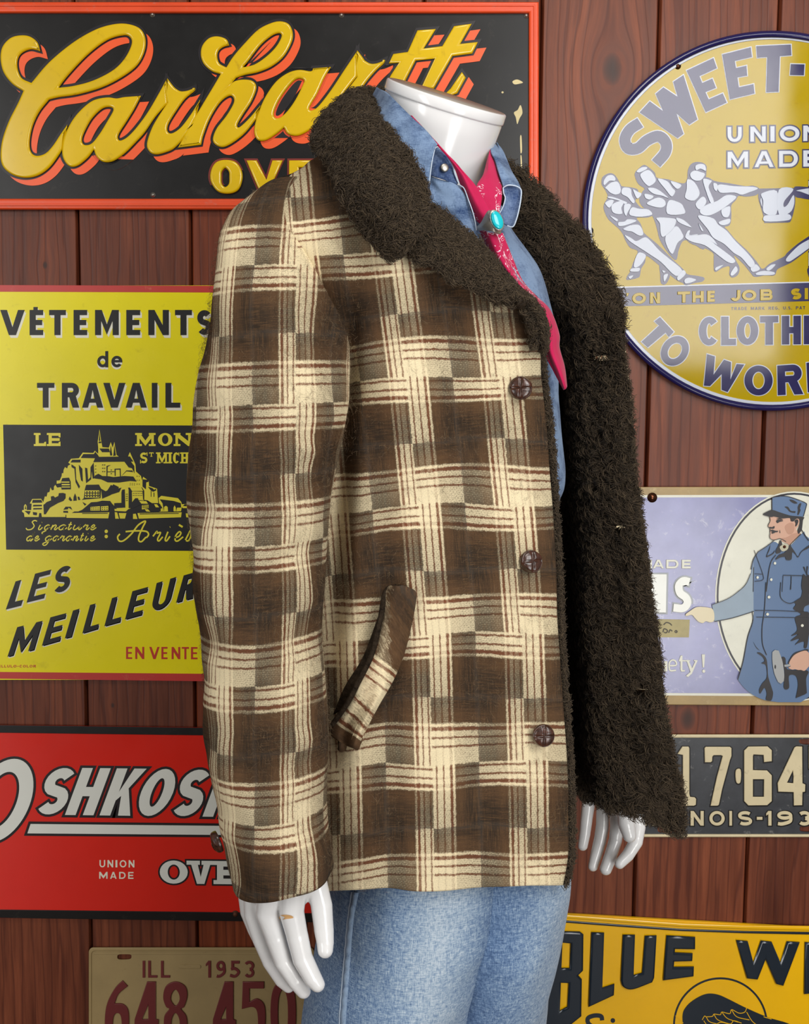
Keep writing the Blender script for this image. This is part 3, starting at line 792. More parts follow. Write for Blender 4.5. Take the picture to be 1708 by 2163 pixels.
# script line: thin pen strokes
def pen(txt, w, k, ox, oy, n=10):
    p = [tuple(float(c) for c in q.split(',')) for q in txt.split()]
    q = catmull(p, max(6, n * (len(p) - 1)))
    q = q / k + np.array([ox, oy])
    return [stroke(q, w)]
PEN = {'S': ['.95,1.75 .6,1.9 .35,1.6 .55,1.2 .75,.7 .5,.1 0,0 -.25,.35'], 'i': ['.2,1 0,.2 .4,0 .95,.5', '.38,1.5 .46,1.52'],
       'g': ['.8,.85 .5,1 .05,.6 .1,.1 .4,0 .75,.5 .85,.95 .5,-.6 .1,-.95 -.2,-.6 .5,-.1 1.05,.45'], 'n': ['0,0 .15,1', '.05,.4 .45,.95 .7,.8 .55,.15 .75,0 1.05,.45'],
       'a': ['.8,.85 .5,1 .05,.6 .1,.1 .4,0 .7,.45 .85,.95 .7,.15 .85,0 1.1,.45'], 't': ['.5,1.6 .25,.3 .45,0 .95,.45', '.05,1.05 .85,1.1'], 'u': ['.1,1 0,.25 .25,0 .7,.6 .8,1 .7,.2 .85,0 1.1,.45'],
       'r': ['0,.5 .3,1.05 .36,.85 .72,.9 .58,.2 .78,0 1.08,.45'], 'e': ['0,.35 .5,.5 .65,.85 .4,1 .1,.6 .15,.1 .5,0 1.05,.45'], 'd': ['.8,.85 .5,1 .05,.6 .1,.1 .4,0 .7,.45 .85,.95 1.0,1.8 .7,.15 .85,0 1.1,.45'], 's': ['0,.1 .45,1.15 .72,.5 .5,.02 .1,.05']}
def script(spec, base, xh, w, sh=.28):
    out = []
    for ch, x0, x1 in spec:
        for st_ in PEN[ch]:
            q = []
            for tok in st_.split():
                a_, b_ = (float(c) for c in tok.split(','))
                q.append('%f,%f' % (x0 + a_ * (x1 - x0) + b_ * xh * sh, base - b_ * xh))
            out.append(pen(' '.join(q), w, 3.713, 0, 880, 7))
    return out
pens = script([('S', 215, 275), ('i', 300, 330), ('g', 345, 388), ('n', 398, 448), ('a', 458, 515), ('t', 525, 558), ('u', 572, 632), ('r', 646, 694), ('e', 706, 748)], 887, 38, 2.4)
pens += script([('d', 206, 250), ('e', 268, 305), ('g', 352, 400), ('a', 412, 455), ('r', 466, 506), ('a', 516, 558), ('n', 570, 612), ('t', 622, 650), ('i', 664, 690), ('e', 704, 742)], 974, 38, 2.4)
pens += [pen(q, 3.4, 3.713, 0, 880, 6) for q in ('940,920 922,945 935,975 970,972 1030,920 1085,850 1140,820 1118,870 1090,935 1088,972 1110,980 1145,945', '985,902 1060,896 1145,900 1165,925 1148,950')]
pens += script([('r', 1190, 1262), ('i', 1292, 1325), ('e', 1362, 1425), ('s', 1452, 1500)], 975, 72, 3.2, .25) + [pen('1402,848 1432,866', 4, 3.713, 0, 880)]
pens += [[ell(833 / 3.713, 900 / 3.713 + 880, 3.6, 3.8, 14)], [ell(833 / 3.713, 940 / 3.713 + 880, 3.6, 3.8, 14)]]
shape('pen_script', pens, M_LEMONART, S2, 0.0062, 0.0005)

# ================================================================== 3. red sign, white outlined italics
S3 = sign_root('bright red enamel sign with white italic lettering outlined in black and black edges', 'sign', 330, 1940)
shape('panel', [[[(-150, 1531), (700, 1541), (700, 1948), (-150, 1937)]]], M_RED, S3, 0.002, 0.004)
shape('edge_strip', [[[(-150, 1530), (700, 1541), (700, 1557), (-150, 1546)]]], M_BLACK, S3, 0.0055, 0.0016, bevel=0.0006)
shape('edge_strip', [[[(-150, 1920), (700, 1930), (700, 1949), (-150, 1937)]]], M_BLACK, S3, 0.0055, 0.0016, bevel=0.0006)
kz = dict(k=3.285, ox=0, oy=1500)
ital = letters([('S', 228, 432), ('H', 450, 648), ('K', 690, 903), ('O', 918, 1140), ('S', 1168, 1368), ('H', 1404, 1600)], 396, 722, 74, shear=0.37, slope=0.012, **kz)
bigO = [[[(x / 3.285, y / 3.285 + 1500) for x, y in ell(15, 628, 200, 290, 56, 0.29)], [(x / 3.285, y / 3.285 + 1500) for x, y in ell(8, 624, 112, 196, 48, 0.29)]]]
bar = [[[(x / 3.285, y / 3.285 + 1500) for x, y in ((212, 790), (1800, 806), (1800, 868), (190, 855))]]]
shape('lettering_outline', ital + bigO + bar, M_BLACKLINE, S3, 0.0058, 0.0006, offset=0.0038)
shape('lettering', ital + bigO + bar, M_WHITE, S3, 0.0060, 0.0010)
shape('small_lettering', letters(spread('UNION', 690, 932, 0.34), 1038, 1088, 9, slope=.004, **kz) + letters(spread('MADE', 688, 926, 0.34), 1120, 1167, 9, slope=.004, **kz), M_SHADE, S3, 0.0058, 0.0008)
ser = letters([('O', 1108, 1302), ('V', 1318, 1466), ('E', 1505, 1640), ('R', 1680, 1830)], 1032, 1192, 44, font=serif, slope=.01, **kz)
shape('serif_lettering_outline', ser, M_BLACKLINE, S3, 0.0058, 0.0006, offset=0.0026)
shape('serif_lettering', ser, M_WHITE, S3, 0.0060, 0.0010)
nail(497, 1931, 0.006, S3, 5.5, M_RUST)

# ================================================================== 4. round porcelain sign
S4 = sign_root('large round mustard porcelain sign with navy rim and men in a tug of war', 'sign', 1632, 869)
CXR, CYR, RR = 1632, 466, 402
def dome(name, r, mat, base, h, parent, lip=0.0):
    "slightly domed enamel disc"
    c = P(CXR, CYR, -base)
    R = r / 1446.0
    V, Fc = [], []
    n, m = 128, 16
    prof = [(R, 0.0), (R, h * .6), (R * .996, h)] + [(R * (0.99 - 0.99 * i / m), h + lip * (1 - (0.99 - 0.99 * i / m) ** 2)) for i in range(m + 1)]
    for a, hh in prof:
        for k in range(n):
            t = 2 * math.pi * k / n
            V.append((c.x + a * math.cos(t), -base - hh, c.z + a * math.sin(t)))
    for i in range(len(prof) - 1):
        for k in range(n):
            Fc.append((i * n + k, i * n + (k + 1) % n, (i + 1) * n + (k + 1) % n, (i + 1) * n + k))
    return mesh_obj(name, V, Fc, mat, parent)
shape('backplate', [[ell(CXR, CYR, RR, RR, 128)]], M_NAVY, S4, 0.003, 0.004, bevel=0.0015, smooth=True)
shape('rim', [[ell(CXR, CYR, RR, RR, 128), ell(CXR, CYR, RR - 13, RR - 13, 128)]], M_NAVY, S4, 0.006, 0.0085, bevel=0.004, smooth=True)
shape('white_ring', [[ell(CXR, CYR, RR - 11, RR - 11, 128), ell(CXR, CYR, RR - 19, RR - 19, 128)]], M_PORCWHITE, S4, 0.0068, 0.0026, bevel=0.001, smooth=True)
shape('field', [[ell(CXR, CYR, RR - 15, RR - 15, 128)]], M_MUSTARD, S4, 0.0065, 0.0015)
r3 = lambda x, y: (x / 2.955 + 1130, y / 2.955)
def q3(ch, *q): return put(glyph(ch, 100, 150, 37), 100, 150, [r3(*p) for p in q])
SW = q3('S', (545, 830), (640, 735), (855, 990), (720, 1040))
SW = [[[r3(x, y) for x, y in stroke(catmull([(655, 765), (590, 810), (560, 870), (580, 925), (640, 925), (700, 875), (770, 850), (815, 890), (812, 950), (755, 1020)], 50), 68)]]]
SW += [[[r3(*p) for p in ((652, 700), (715, 632), (800, 695), (752, 585), (800, 545), (890, 605), (862, 510), (925, 468), (1012, 745), (962, 778), (880, 705), (925, 835), (890, 862))]]]
SW += [[[r3(*p) for p in ((945, 440), (1112, 362), (1133, 425), (1025, 475), (1042, 518), (1105, 490), (1128, 548), (1062, 575), (1082, 620), (1170, 582), (1195, 640), (1065, 700))]]]
SW += [[[r3(*p) for p in ((1168, 340), (1345, 295), (1352, 355), (1245, 380), (1252, 425), (1318, 410), (1322, 472), (1262, 482), (1270, 545), (1362, 525), (1368, 583), (1215, 620))]]]
SW += [[[r3(*p) for p in ((1380, 288), (1595, 278), (1598, 345), (1526, 350), (1518, 572), (1442, 575), (1448, 355), (1385, 360))]]]
SW += [[[r3(*p) for p in ((1595, 400), (1680, 402), (1676, 470), (1590, 468))]]]
SW += [[ell(1765, 170, 42, 52, 30), ell(1765, 170, 18, 28, 24)]]
shape('arched_lettering_edge', SW, M_PORCWHITE, S4, 0.0078, 0.0006, offset=0.0012)
shape('arched_lettering', SW, M_NAVY, S4, 0.0078, 0.0012)
um = letters(spread('UNION', 1198, 1800, 0.32), 790, 888, 26, k=2.955, ox=1130, oy=0, slope=-.02) + letters(spread('MADE', 1198, 1800, 0.32), 945, 1048, 27, k=2.955, ox=1130, oy=0, slope=-.02)
um = letters([('U', 1198, 1290), ('N', 1340, 1440), ('I', 1465, 1495), ('O', 1525, 1650), ('N', 1672, 1775)], 810, 908, 27, k=2.955, ox=1130, oy=0, slope=-.016)
um += letters([('M', 1198, 1330), ('A', 1365, 1490), ('D', 1520, 1640), ('E', 1672, 1770)], 965, 1068, 27, k=2.955, ox=1130, oy=0, slope=-.016)
shape('small_lettering_outline', um, M_NAVY, S4, 0.0078, 0.0005, offset=0.0016)
shape('small_lettering', um, M_PORCWHITE, S4, 0.0079, 0.0016, bevel=0.0007)
r4 = lambda x, y: (x / 3.362 + 1200, y / 3.362 + 350)
bandq = [r4(330, 868), r4(1900, 826), r4(1900, 956), r4(330, 1000)]
shape('band', [[bandq]], M_NAVY, S4, 0.0078, 0.0007)
shape('band_edge', [[[r4(330, 860), r4(1900, 818), r4(1900, 826), r4(330, 869)]]], M_PORCWHITE, S4, 0.0078, 0.0006)
bt = letters([("'", 408, 432), ('O', 452, 552), ('N', 578, 652), ('T', 775, 865), ('H', 880, 962), ('E', 985, 1040), ('J', 1150, 1222), ('O', 1232, 1335), ('B', 1362, 1450), ('S', 1580, 1655), ('I', 1678, 1702), ('N', 1730, 1800)], 916, 996, 25, k=3.362, ox=1200, oy=350, slope=-0.028)
shape('band_lettering', bt, M_MUSTARD, S4, 0.0084, 0.0014, bevel=0.0004)
shape('imprint', letters(spread('TRADE MARK REG. U.S. PAT OFF', 1155, 1780, 0.3), 1018, 1040, 4.5, k=3.362, ox=1200, oy=350, slope=-.012), M_NAVY, S4, 0.0078, 0.0004)
cl = letters([('C', 928, 1072), ('L', 1086, 1190), ('O', 1196, 1348), ('T', 1362, 1490), ('H', 1516, 1650), ('E', 1672, 1790)], 1085, 1288, 52, k=3.362, ox=1200, oy=350, slope=-.012)
to = [[[r4(*p) for p in ((650, 1075), (748, 1180), (715, 1215), (690, 1185), (565, 1290), (520, 1250), (645, 1135), (612, 1105))]]]
to += [[[r4(x, y) for x, y in ell(756, 1315, 92, 112, 40, 0, 0.62)], [r4(x, y) for x, y in ell(756, 1315, 46, 62, 36, 0, 0.62)]]]
to += put(glyph('W', 100, 100, 27), 100, 100, [r4(985, 1335), r4(1245, 1408), r4(1128, 1612), r4(965, 1560)])
to[-1] = [[r4(*p) for p in ((985, 1338), (1040, 1355), (1030, 1485), (1105, 1378), (1155, 1395), (1150, 1520), (1195, 1408), (1248, 1412), (1130, 1608), (1088, 1592), (1088, 1480), (1005, 1565), (962, 1562))]]
to += [[[r4(x, y) for x, y in ell(1350, 1525, 100, 106, 40)], [r4(x, y) for x, y in ell(1350, 1525, 44, 62, 36)]]]
to += put(glyph('R', 100, 125, 31), 100, 125, [r4(1483, 1420), r4(1655, 1408), r4(1668, 1622), r4(1487, 1630)])
to += put(glyph('K', 100, 125, 31), 100, 125, [r4(1690, 1400), r4(1830, 1380), r4(1850, 1590), r4(1700, 1610)])
shape('lower_lettering_edge', cl + to, M_PORCWHITE, S4, 0.0078, 0.0006, offset=0.0012)
shape('lower_lettering', cl + to, M_NAVY, S4, 0.0078, 0.0012)
fc = lambda s, smooth=True: sm(s, 6.326, 1230, 330, smooth=smooth, n=4)
fd = lambda s, smooth=True: sm(s, 6.373, 1440, 330, smooth=smooth, n=4)
TUG = [[fc('255,350 270,280 340,235 400,235 450,280 500,370 520,470 510,500 530,405* 650,420 750,450 830,430* 720,320 700,230 760,160 820,120 880,150 960,220 990,290* 1130,310 1240,345 1360,365* 1400,300 1410,190 1450,110 1520,80 1600,90 1650,130 1650,200 1640,290 1600,300* 1708,290* 1708,880* 1650,1130 1708,1250* 1500,1180 1400,1130 1330,1150 1270,1250 1240,1380* 1150,1300 1060,1200 960,1100 850,1030 790,930 770,830 940,800* 890,700 780,660* 800,560 790,490 700,640 500,690 560,820 520,900 560,1010 480,970 400,890 340,830 290,720 300,600 340,540 300,440')]]
TUG = [[fc('255,350 270,280 340,235 400,235 450,280 500,370 530,405 650,420 740,460 700,600* 780,690 890,700 940,790* 860,815 720,820 770,900 800,980 830,1040 1000,1180 1200,1380 1340,1510 1400,1580 1520,1600 1620,1625 1600,1670 1500,1690 1380,1720 1340,1690 1240,1640 1030,1460 860,1330 830,1420 780,1500 765,1580 740,1620 600,1650 595,1610 640,1540 680,1420 740,1270 640,1220 580,1130 540,1040 490,970 400,890 340,830 290,720 290,640 340,540 300,440 265,390')],
       [fc('700,230 760,160 820,120 880,150 960,220 990,290 1130,310 1240,345 1360,365 1400,300 1410,190 1450,110 1520,80 1600,90 1650,130 1650,200 1640,290 1600,320 1640,560 1640,800 1640,1220 1500,1180 1400,1120 1330,1140 1280,1250 1250,1380 1180,1330 1090,1210 1030,1100 1000,980 960,850 890,720 800,670 760,580 800,480 830,430 760,380 720,320')],
       [fc('1030,1430 1100,1510 1160,1560 1150,1640 1100,1710 1050,1690 1040,1580')],
       [fd('270,290 350,290 450,340 650,370 850,405 960,400 1040,440 1030,490 980,525 860,540 760,530 720,590 660,660 660,800 640,920 570,950 620,1010 720,1130 880,1280 1000,1420 1080,1520 1180,1450 1280,1400 1380,1350 1420,1300 1560,1180 1708,1080* 1708,1250* 1600,1330 1480,1420 1380,1470 1280,1520 1240,1600 1120,1600 980,1620 920,1560 830,1450 700,1330 720,1400 770,1500 750,1590 680,1630 640,1590 640,1480 540,1500 440,1550 430,1380 420,1300 300,1230 100,1160 0,1000 0,800 20,600 60,400 150,300')],
       [fd('1030,440* 1510,430* 1520,600 1500,740 1460,870 1420,890* 1110,895* 1095,790 1050,640 1030,560')],
       [fd('1510,440 1540,410 1708,420* 1708,580* 1600,560 1530,540')],
       [fd('1690,1560 1690,1520 1708,1500* 1708,1620*')]]
def beyond(loop, x0=1707.0):
    "the part of a loop to the right of x0"
    out = []
    for i in range(len(loop)):
        a, b = loop[i], loop[(i + 1) % len(loop)]
        if a[0] >= x0: out.append(a)
        if (a[0] >= x0) != (b[0] >= x0):
            t = (x0 - a[0]) / (b[0] - a[0])
            out.append((x0, a[1] + (b[1] - a[1]) * t))
    return out
def opposing(loops):
    "the team pulling the other way"
    r = [beyond([(1650 + (1650 - x) * .93, y - 12) for x, y in lp]) for lp in loops]
    return [q for q in r if len(q) > 5]
TUG += [[q] for q in opposing([t_[0] for t_ in TUG[:4]])]
shape('tug_of_war_figures', TUG, M_NAVY, S4, 0.0078, 0.0006, offset=0.0004)
WH = [fc(s) for s in ('280,330 330,260 400,250 440,290 430,330 360,330 290,390', '300,420 380,350 470,340 510,420 505,490 440,515 370,490 320,440', '330,540 400,540 540,590 600,620 560,640 520,610 430,580 350,560', '540,420 640,430 660,520 700,600 670,630 600,550 520,500', '670,440 730,470 790,500 760,550 720,560',
      '300,620 370,580 420,600 360,690 310,650', '390,650 480,600 550,620 520,690 530,770 440,770 390,730', '560,640 650,650 600,760 580,800 550,740', '620,760 660,680 760,700 880,710 930,780 800,810 660,800', '360,790 470,840 450,870', '480,880 560,870 600,840 710,850 700,880 560,930 480,930',
      '540,970 640,920 750,915 800,980 810,1050 750,1060 660,1010 600,1000', '560,1050 650,1090 720,1130 830,1080 900,1120 1030,1260 1150,1360 1330,1520 1240,1600 1050,1420 920,1330 830,1270 720,1200 620,1130', '740,1290 850,1330 760,1470 680,1470', '650,1500 760,1490 750,1540 640,1540', '610,1610 680,1590 640,1640', '1260,1620 1340,1520 1380,1570 1290,1660', '1360,1650 1420,1620 1520,1650 1450,1690 1370,1700',
      '720,200 780,150 850,140 860,170 760,220', '770,240 870,180 940,230 980,330 900,400 850,380 800,320', '1000,300 1130,330 1200,420 1240,470 1190,540 1110,450', '1170,330 1320,380 1260,440', '870,430 950,420 1050,470 1150,560 1060,530 940,500', '830,500 950,530 900,580 840,560', '860,620 1000,550 1090,580 1110,650 1040,690 900,660', '1150,590 1300,620 1350,680 1360,770 1130,770',
      '990,820 1220,830 1250,880 1200,980 1080,1080 1040,1030 1030,900', '1250,820 1350,850 1460,950 1380,930 1280,880', '1110,1060 1250,930 1340,1040 1340,1100 1270,1160 1200,1310 1120,1190', '1370,1090 1400,1000 1440,990 1430,1050 1540,1040 1480,1100', '1060,1520 1110,1540 1080,1560', '1080,1590 1140,1570 1130,1620 1090,1680')]
WH += [fd(s) for s in ('180,130 240,100 310,120 320,200 250,170 190,190', '110,230 170,190 250,210 310,240 260,320 180,330 120,290', '70,310 170,350 240,500 160,600 40,560 60,440', '280,310 380,320 400,340 360,420 430,600 390,640 330,500', '420,360 480,380 470,470 430,440', '490,380 700,400 960,410 1020,440 900,490 800,520 700,490 510,490', '180,640 280,540 330,620 240,720', '240,720 330,650 470,600 600,520 730,540 680,610 500,740 360,800 260,780',
      '530,720 640,670 650,750 620,820 550,810', '500,880 640,840 640,900 570,930 510,920', '210,810 300,800 430,840 490,920 600,1000 720,1140 880,1300 980,1440 920,1500 800,1370 690,1300 560,1180 420,1100 340,980', '220,900 290,1000 260,1000', '330,1050 420,1110 480,1200 440,1180 700,1380 690,1440 600,1420 440,1300 300,1200 120,1150 40,1080 200,1060',
      '920,1510 990,1450 1050,1520 960,1560', '650,1580 720,1480 750,1540 680,1610', '450,1500 560,1460 460,1540', '1070,500 1280,470 1270,780 1100,760 1090,600', '1050,600 1070,560 1080,690', '1300,450 1500,440 1380,600 1370,680 1420,650 1500,520 1510,640 1450,760 1300,780', '1110,800 1250,790 1440,780 1440,860 1120,880', '1540,460 1708,430* 1708,520* 1600,480', '1400,1380 1560,1210 1708,1120* 1708,1240* 1540,1360 1440,1420', '1000,1570 1100,1540 1240,1560 1220,1600 1010,1600', '1130,1520 1200,1460 1260,1460 1180,1540')]
WH += opposing(WH[:-8])
M_PATCH = paint('greyish_white_porcelain', (178, 184, 198), 0.13, 0.03, spec=0.42)
shape('tug_of_war_highlights', [[w] for w in WH], M_PATCH, S4, 0.0083, 0.0012, bevel=0.0004)
for x, y in ((1431, 139), (1246, 487), (1440, 811)):
    shape('screw_hole', [[ell(x, y, 7, 7.5, 22)]], M_HOLE, S4, 0.0078, 0.0006)
nail(1431, 140, 0.008, S4, 4.2, M_BRASS)

# ================================================================== 5. blue overalls sign with workman
S5 = sign_root('faded blue and ivory sign showing a workman in overalls pointing, tan edges', 'sign', 1560, 1488)
g5 = lambda s, smooth=True: sm(s, 4.159, 1330, 1000, smooth=smooth, n=5)
f5 = lambda s, smooth=True: sm(s, 6.373, 1440, 1230, smooth=smooth, n=5)
e5 = lambda s, smooth=True: sm(s, 9.83, 1560, 1030, smooth=smooth, n=5)
shape('panel', [[[(1240, 1029), (1880, 1028), (1880, 1492), (1240, 1488)]]], M_TAN, S5, 0.003, 0.004, bevel=0.0012)
shape('white_line', [[[(1256, 1046), (1866, 1045), (1866, 1472), (1256, 1468)]]], M_IVORY, S5, 0.0065, 0.0008)
shape('blue_field', [[[(1261, 1051), (1861, 1050), (1861, 1466), (1261, 1463)]]], M_PERI, S5, 0.0068, 0.0009)
OV = dict(cx=1677, cy=1260, rx=166, ry=221)
ovl = lambda d, n=72: ell(OV['cx'], OV['cy'], OV['rx'] + d, OV['ry'] + d, n)
shape('oval_edge', [[ovl(1)]], M_IVORY, S5, 0.0076, 0.0006)
shape('oval_line', [[ovl(-2)]], paint('midnight_line_paint', (34, 32, 44), 0.3), S5, 0.0080, 0.0005)
shape('oval_field', [[ovl(-6)]], M_IVORY, S5, 0.0084, 0.0005)
BODY = [[g5('1265,600 1190,645 1125,690 1080,760 1065,860 1050,905 1020,970 960,1030 860,1100 720,1155* 735,1230 742,1302* 900,1270 1090,1212* 1075,1300 1030,1440 990,1650 948,1812* 1000,1880 1080,1945 1180,1990 1300,2010* 1500,2010* 1575,1960* 1900,1960* 1990,1700 2000,1200 1960,900 1850,700 1700,640 1560,560 1530,510* 1480,560 1400,640 1335,640')]]
shape('workman_clothes', BODY, M_WORKBLUE, S5, 0.0088, 0.0008)
shape('workman_sleeve', [[g5('1085,770* 1070,860 1050,910 1020,970 960,1030 860,1100 720,1155* 735,1230 742,1302* 900,1270 1085,1212*')]], M_WORKPALE, S5, 0.0094, 0.0006)
FACE = [[e5('630,640 660,600 720,600 1060,620* 1080,690 1150,700 1180,650 1240,650 1255,700 1230,800 1190,870 1240,920 1290,960* 1180,1060 1060,1190 1000,1160 900,1120 860,1060 740,1085 670,1065 640,1020 655,960 640,900 650,860 605,800 620,750 650,690')]]
shape('workman_face', FACE, M_SKIN, S5, 0.0096, 0.0006)
shape('workman_face_shade', [[e5('960,800 1060,730 1140,760 1150,880 1100,960 1020,960 970,880')], [e5('880,1060 1000,1030 1120,960 1250,940 1270,970 1100,1130 1040,1180 990,1150')]], paint('tanned_print', (186, 140, 116), 0.36), S5, 0.0102, 0.0003)
CAP_ = [[e5('690,240 720,200 850,190 950,175 1060,195 1170,230 1300,290 1390,320 1405,370 1370,480 1330,610* 1200,600 1050,575 900,530 780,490 690,460 690,340')]]
shape('workman_cap', CAP_, M_WORKBLUE, S5, 0.0100, 0.0008)
INKS = [e5(s) for s in ('500,555 600,490 690,462 800,495 900,530 1060,580 1340,610 1330,680 1310,860 1290,900 1240,960 1220,900 1250,800 1270,690 1230,640 1170,660 1130,700 1080,690 1060,630 900,640 780,610 720,600 680,610 600,595', '660,890 700,875 760,895 815,900 790,925 700,920', '680,930 760,925 700,955', '690,820 740,800 730,850 670,850 630,830 650,815',
       '775,690 830,665 920,690 850,710 800,735', '780,650 850,635 920,670 850,660', '850,880 860,940 845,930', '1160,690 1210,660 1235,700 1200,790 1170,800 1180,740', '1050,250 1130,260 1215,320 1150,330 1080,290', '950,400 1020,400 1080,480 1170,490 1160,525 1060,505 1000,440', '1250,340 1295,330 1270,430 1280,470 1240,560 1215,560 1225,470 1220,410',
       '860,1090 900,1180 850,1260 870,1340 780,1370 770,1300 820,1200', '760,1500 830,1400 960,1340 1060,1190 1090,1230 1160,1330 1230,1430 1290,1330 1455,1200 1455,1250 1310,1330 1230,1450 1180,1390 1110,1340 1090,1490 985,1500 960,1440 860,1450', '570,1430 640,1240 655,1180 640,1290 590,1410 690,1370 750,1300 720,1370 620,1430',
       '1330,1810 1420,1850 1340,1660 1370,1660 1400,1780 1410,1650 1435,1650 1440,1820 1700,1800 1700,2163 1330,2163')]
for a, b in ((INKS, S5),):
    shape('workman_ink_lines', [[q] for q in a], M_BLACKLINE, S5, 0.0109, 0.0004)
LN = []
def ln(pts, w=2.2, q=(6.373, 1440, 1230)):
    p = [tuple(float(c) for c in t.split(',')) for t in pts.split()]
    LN.append([stroke(catmull(p, max(2, 6 * (len(p) - 1))) / q[0] + np.array([q[1], q[2]]), w)])
E5 = (9.83, 1560, 1030); F5 = (6.373, 1440, 1230); G5 = (4.159, 1330, 1000)
ln('770,1400 680,1520 630,1700 590,2000 570,2163', 1.6, E5); ln('1130,0 1110,380 1080,600 1085,830 1140,980', 1.4); ln('980,380 1300,382 1700,402', 1.2); ln('1000,470 1300,472 1700,478', 1.2)
ln('1330,0 1330,205 1455,285 1590,215', 1.3); ln('1470,0 1460,100', 1.4); ln('920,1830 900,2163', 1.0, E5); ln('920,1820 1330,1830', 1.4, E5); ln('1090,1840 1080,2110', 1.3, E5); ln('320,1300 500,1800 490,1920 330,1950', 1.0, E5); ln('330,1790 500,1800', 1.0, E5); ln('310,1650 300,2163', 1.0, E5)
ln('1075,1210 1080,1300 1035,1440 995,1650 948,1812', 1.4, G5); ln('720,1155 860,1100 960,1030 1020,970 1060,880', 1.2, G5); ln('742,1302 900,1270 1090,1212', 1.4, G5); ln('640,600 650,690 605,800 650,860 640,1020 670,1070 740,1088 860,1060 980,1120', 1.1, E5); ln('690,470 690,240 720,200 950,175 1170,230 1390,320 1400,380 1340,600', 1.4, E5)
ln('400,1330 560,1230 740,1090', 1.4, E5); ln('400,1330 300,1500 250,1700', 1.4, E5); ln('1290,960 1060,1190', 1.4, E5); ln('1300,870 1400,1030 1455,1100', 1.8, E5)
shape('workman_outlines', LN, M_BLACKLINE, S5, 0.0112, 0.0003)
DKS = [f5(s) for s in ('960,800 1000,870 1050,920 1000,880', '1010,950 1060,950 1130,1020 1150,1130 1160,1270 1210,1430 1225,1500 1200,1590 1130,1580 1140,1500 1110,1420 1050,1500 1040,1440 1080,1360 1140,1280 1130,1120 1070,1090 1110,1060 1080,1000', '1640,0 1708,0* 1708,300* 1650,330 1640,390 1708,410* 1708,700* 1680,870 1640,880 1640,800 1560,820 1520,840 1580,760 1460,790 1560,700 1470,720 1550,640 1520,480 1600,430 1500,360 1530,300 1510,260 1600,200',
       '1340,1020 1390,1020 1400,1130 1450,1180 1690,1190 1670,1300 1680,1490* 1650,1510* 1530,1560* 1560,1380 1530,1260 1440,1260 1440,1420 1370,1420 1380,1200', '1500,960 1600,920 1690,900 1690,930 1600,940 1450,1080 1430,1070')]
shape('workman_shadows', [[d] for d in DKS], M_BLACKLINE, S5, 0.0106, 0.0004)
shape('workman_hammer', [[f5('1215,940* 1250,910* 1300,920* 1350,1060 1375,1230 1370,1330* 1330,1365* 1290,1340* 1240,1220 1215,1060')], [f5('1375,1110* 1455,1100* 1455,1130* 1380,1140*')]], M_STEEL, S5, 0.0112, 0.0006)
shape('hammer_eye', [[f5('1250,1110 1265,1130 1258,1165 1245,1150')]], M_BLACKLINE, S5, 0.0119, 0.0003)
shape('workman_hand', [[f5('1440,1090 1490,1000 1560,950 1660,920 1708,950* 1708,1130* 1650,1190 1600,1180 1560,1180 1520,1170 1480,1175 1430,1150 1460,1130')]], M_SKIN, S5, 0.0112, 0.0006)
shape('pointing_hand', [[f5('50,430 110,385 180,340 250,330 350,340 410,360 435,430 430,520 380,540 320,525 280,550 220,530 170,480 130,440 60,455')]], M_SKINPALE, S5, 0.0092, 0.0014, bevel=0.0004)
shape('studs', [[ell(x / 9.83 + 1560, y / 9.83 + 1030, 2.6, 2.9, 12)] for x, y in ((750, 1570), (672, 1910), (388, 1865))] + [[ell(x / 6.373 + 1440, y / 6.373 + 1230, 3, 3, 12)] for x, y in ((1170, 200), (1150, 430), (1618, 582))], M_IVORY, S5, 0.0116, 0.0006)
shape('worn_patch', [[e5('845,1240 900,1190 980,1170 1030,1230 990,1300 900,1320')]], paint('bare_enamel_chip', (186, 182, 156), 0.5, 0.12), S5, 0.0117, 0.0003)
nail(1656, 1155, 0.0117, S5, 2.2, M_RUST)
shape('lettering_small', letters([('M', 130, 195), ('A', 200, 300), ('D', 318, 428), ('E', 455, 535)], 758, 836, 22, k=4.159, ox=1330, oy=1000), M_IVORY, S5, 0.0076, 0.0016, bevel=0.0006)
big = [[g5('180,885* 325,885* 318,1225* 180,1225*')], [[(x / 4.159 + 1330, y / 4.159 + 1000) for x, y in stroke(catmull([(525, 955), (470, 945), (430, 985), (440, 1050), (490, 1090), (505, 1140), (465, 1185), (380, 1180)], 40), 72)]]]
shape('lettering_large_edge', big, paint('grey_edge_paint', (168, 172, 178), 0.4), S5, 0.0076, 0.0005, offset=0.0022)
shape('lettering_large', big, M_WHITE, S5, 0.0078, 0.0024, bevel=0.0006)
ety = [[g5('300,1650* 330,1650* 330,1740* 300,1740*')], [[(x / 4.159 + 1330, y / 4.159 + 1000) for x, y in stroke(catmull([(345, 1690), (405, 1685), (400, 1650), (370, 1640), (345, 1670), (352, 1730), (405, 1730)], 30), 15)]],
       [g5('445,1600* 462,1600* 462,1640* 490,1640* 490,1652* 462,1652* 462,1725* 485,1728* 482,1742* 450,1742* 442,1725* 442,1652* 428,1652* 430,1640*')], [g5('490,1640* 530,1640* 530,1650* 520,1652* 545,1710* 572,1652* 560,1650* 560,1640* 595,1640* 592,1652* 545,1760* 510,1790* 490,1780* 500,1770* 530,1745* 500,1655* 490,1652*')],
       [g5('630,1590* 660,1590* 652,1705* 638,1705*')], [[(x / 4.159 + 1330, y / 4.159 + 1000) for x, y in ell(648, 1738, 14, 15, 16)]]]
shape('lettering_motto', ety, M_IVORY, S5, 0.0076, 0.0014, bevel=0.0004)
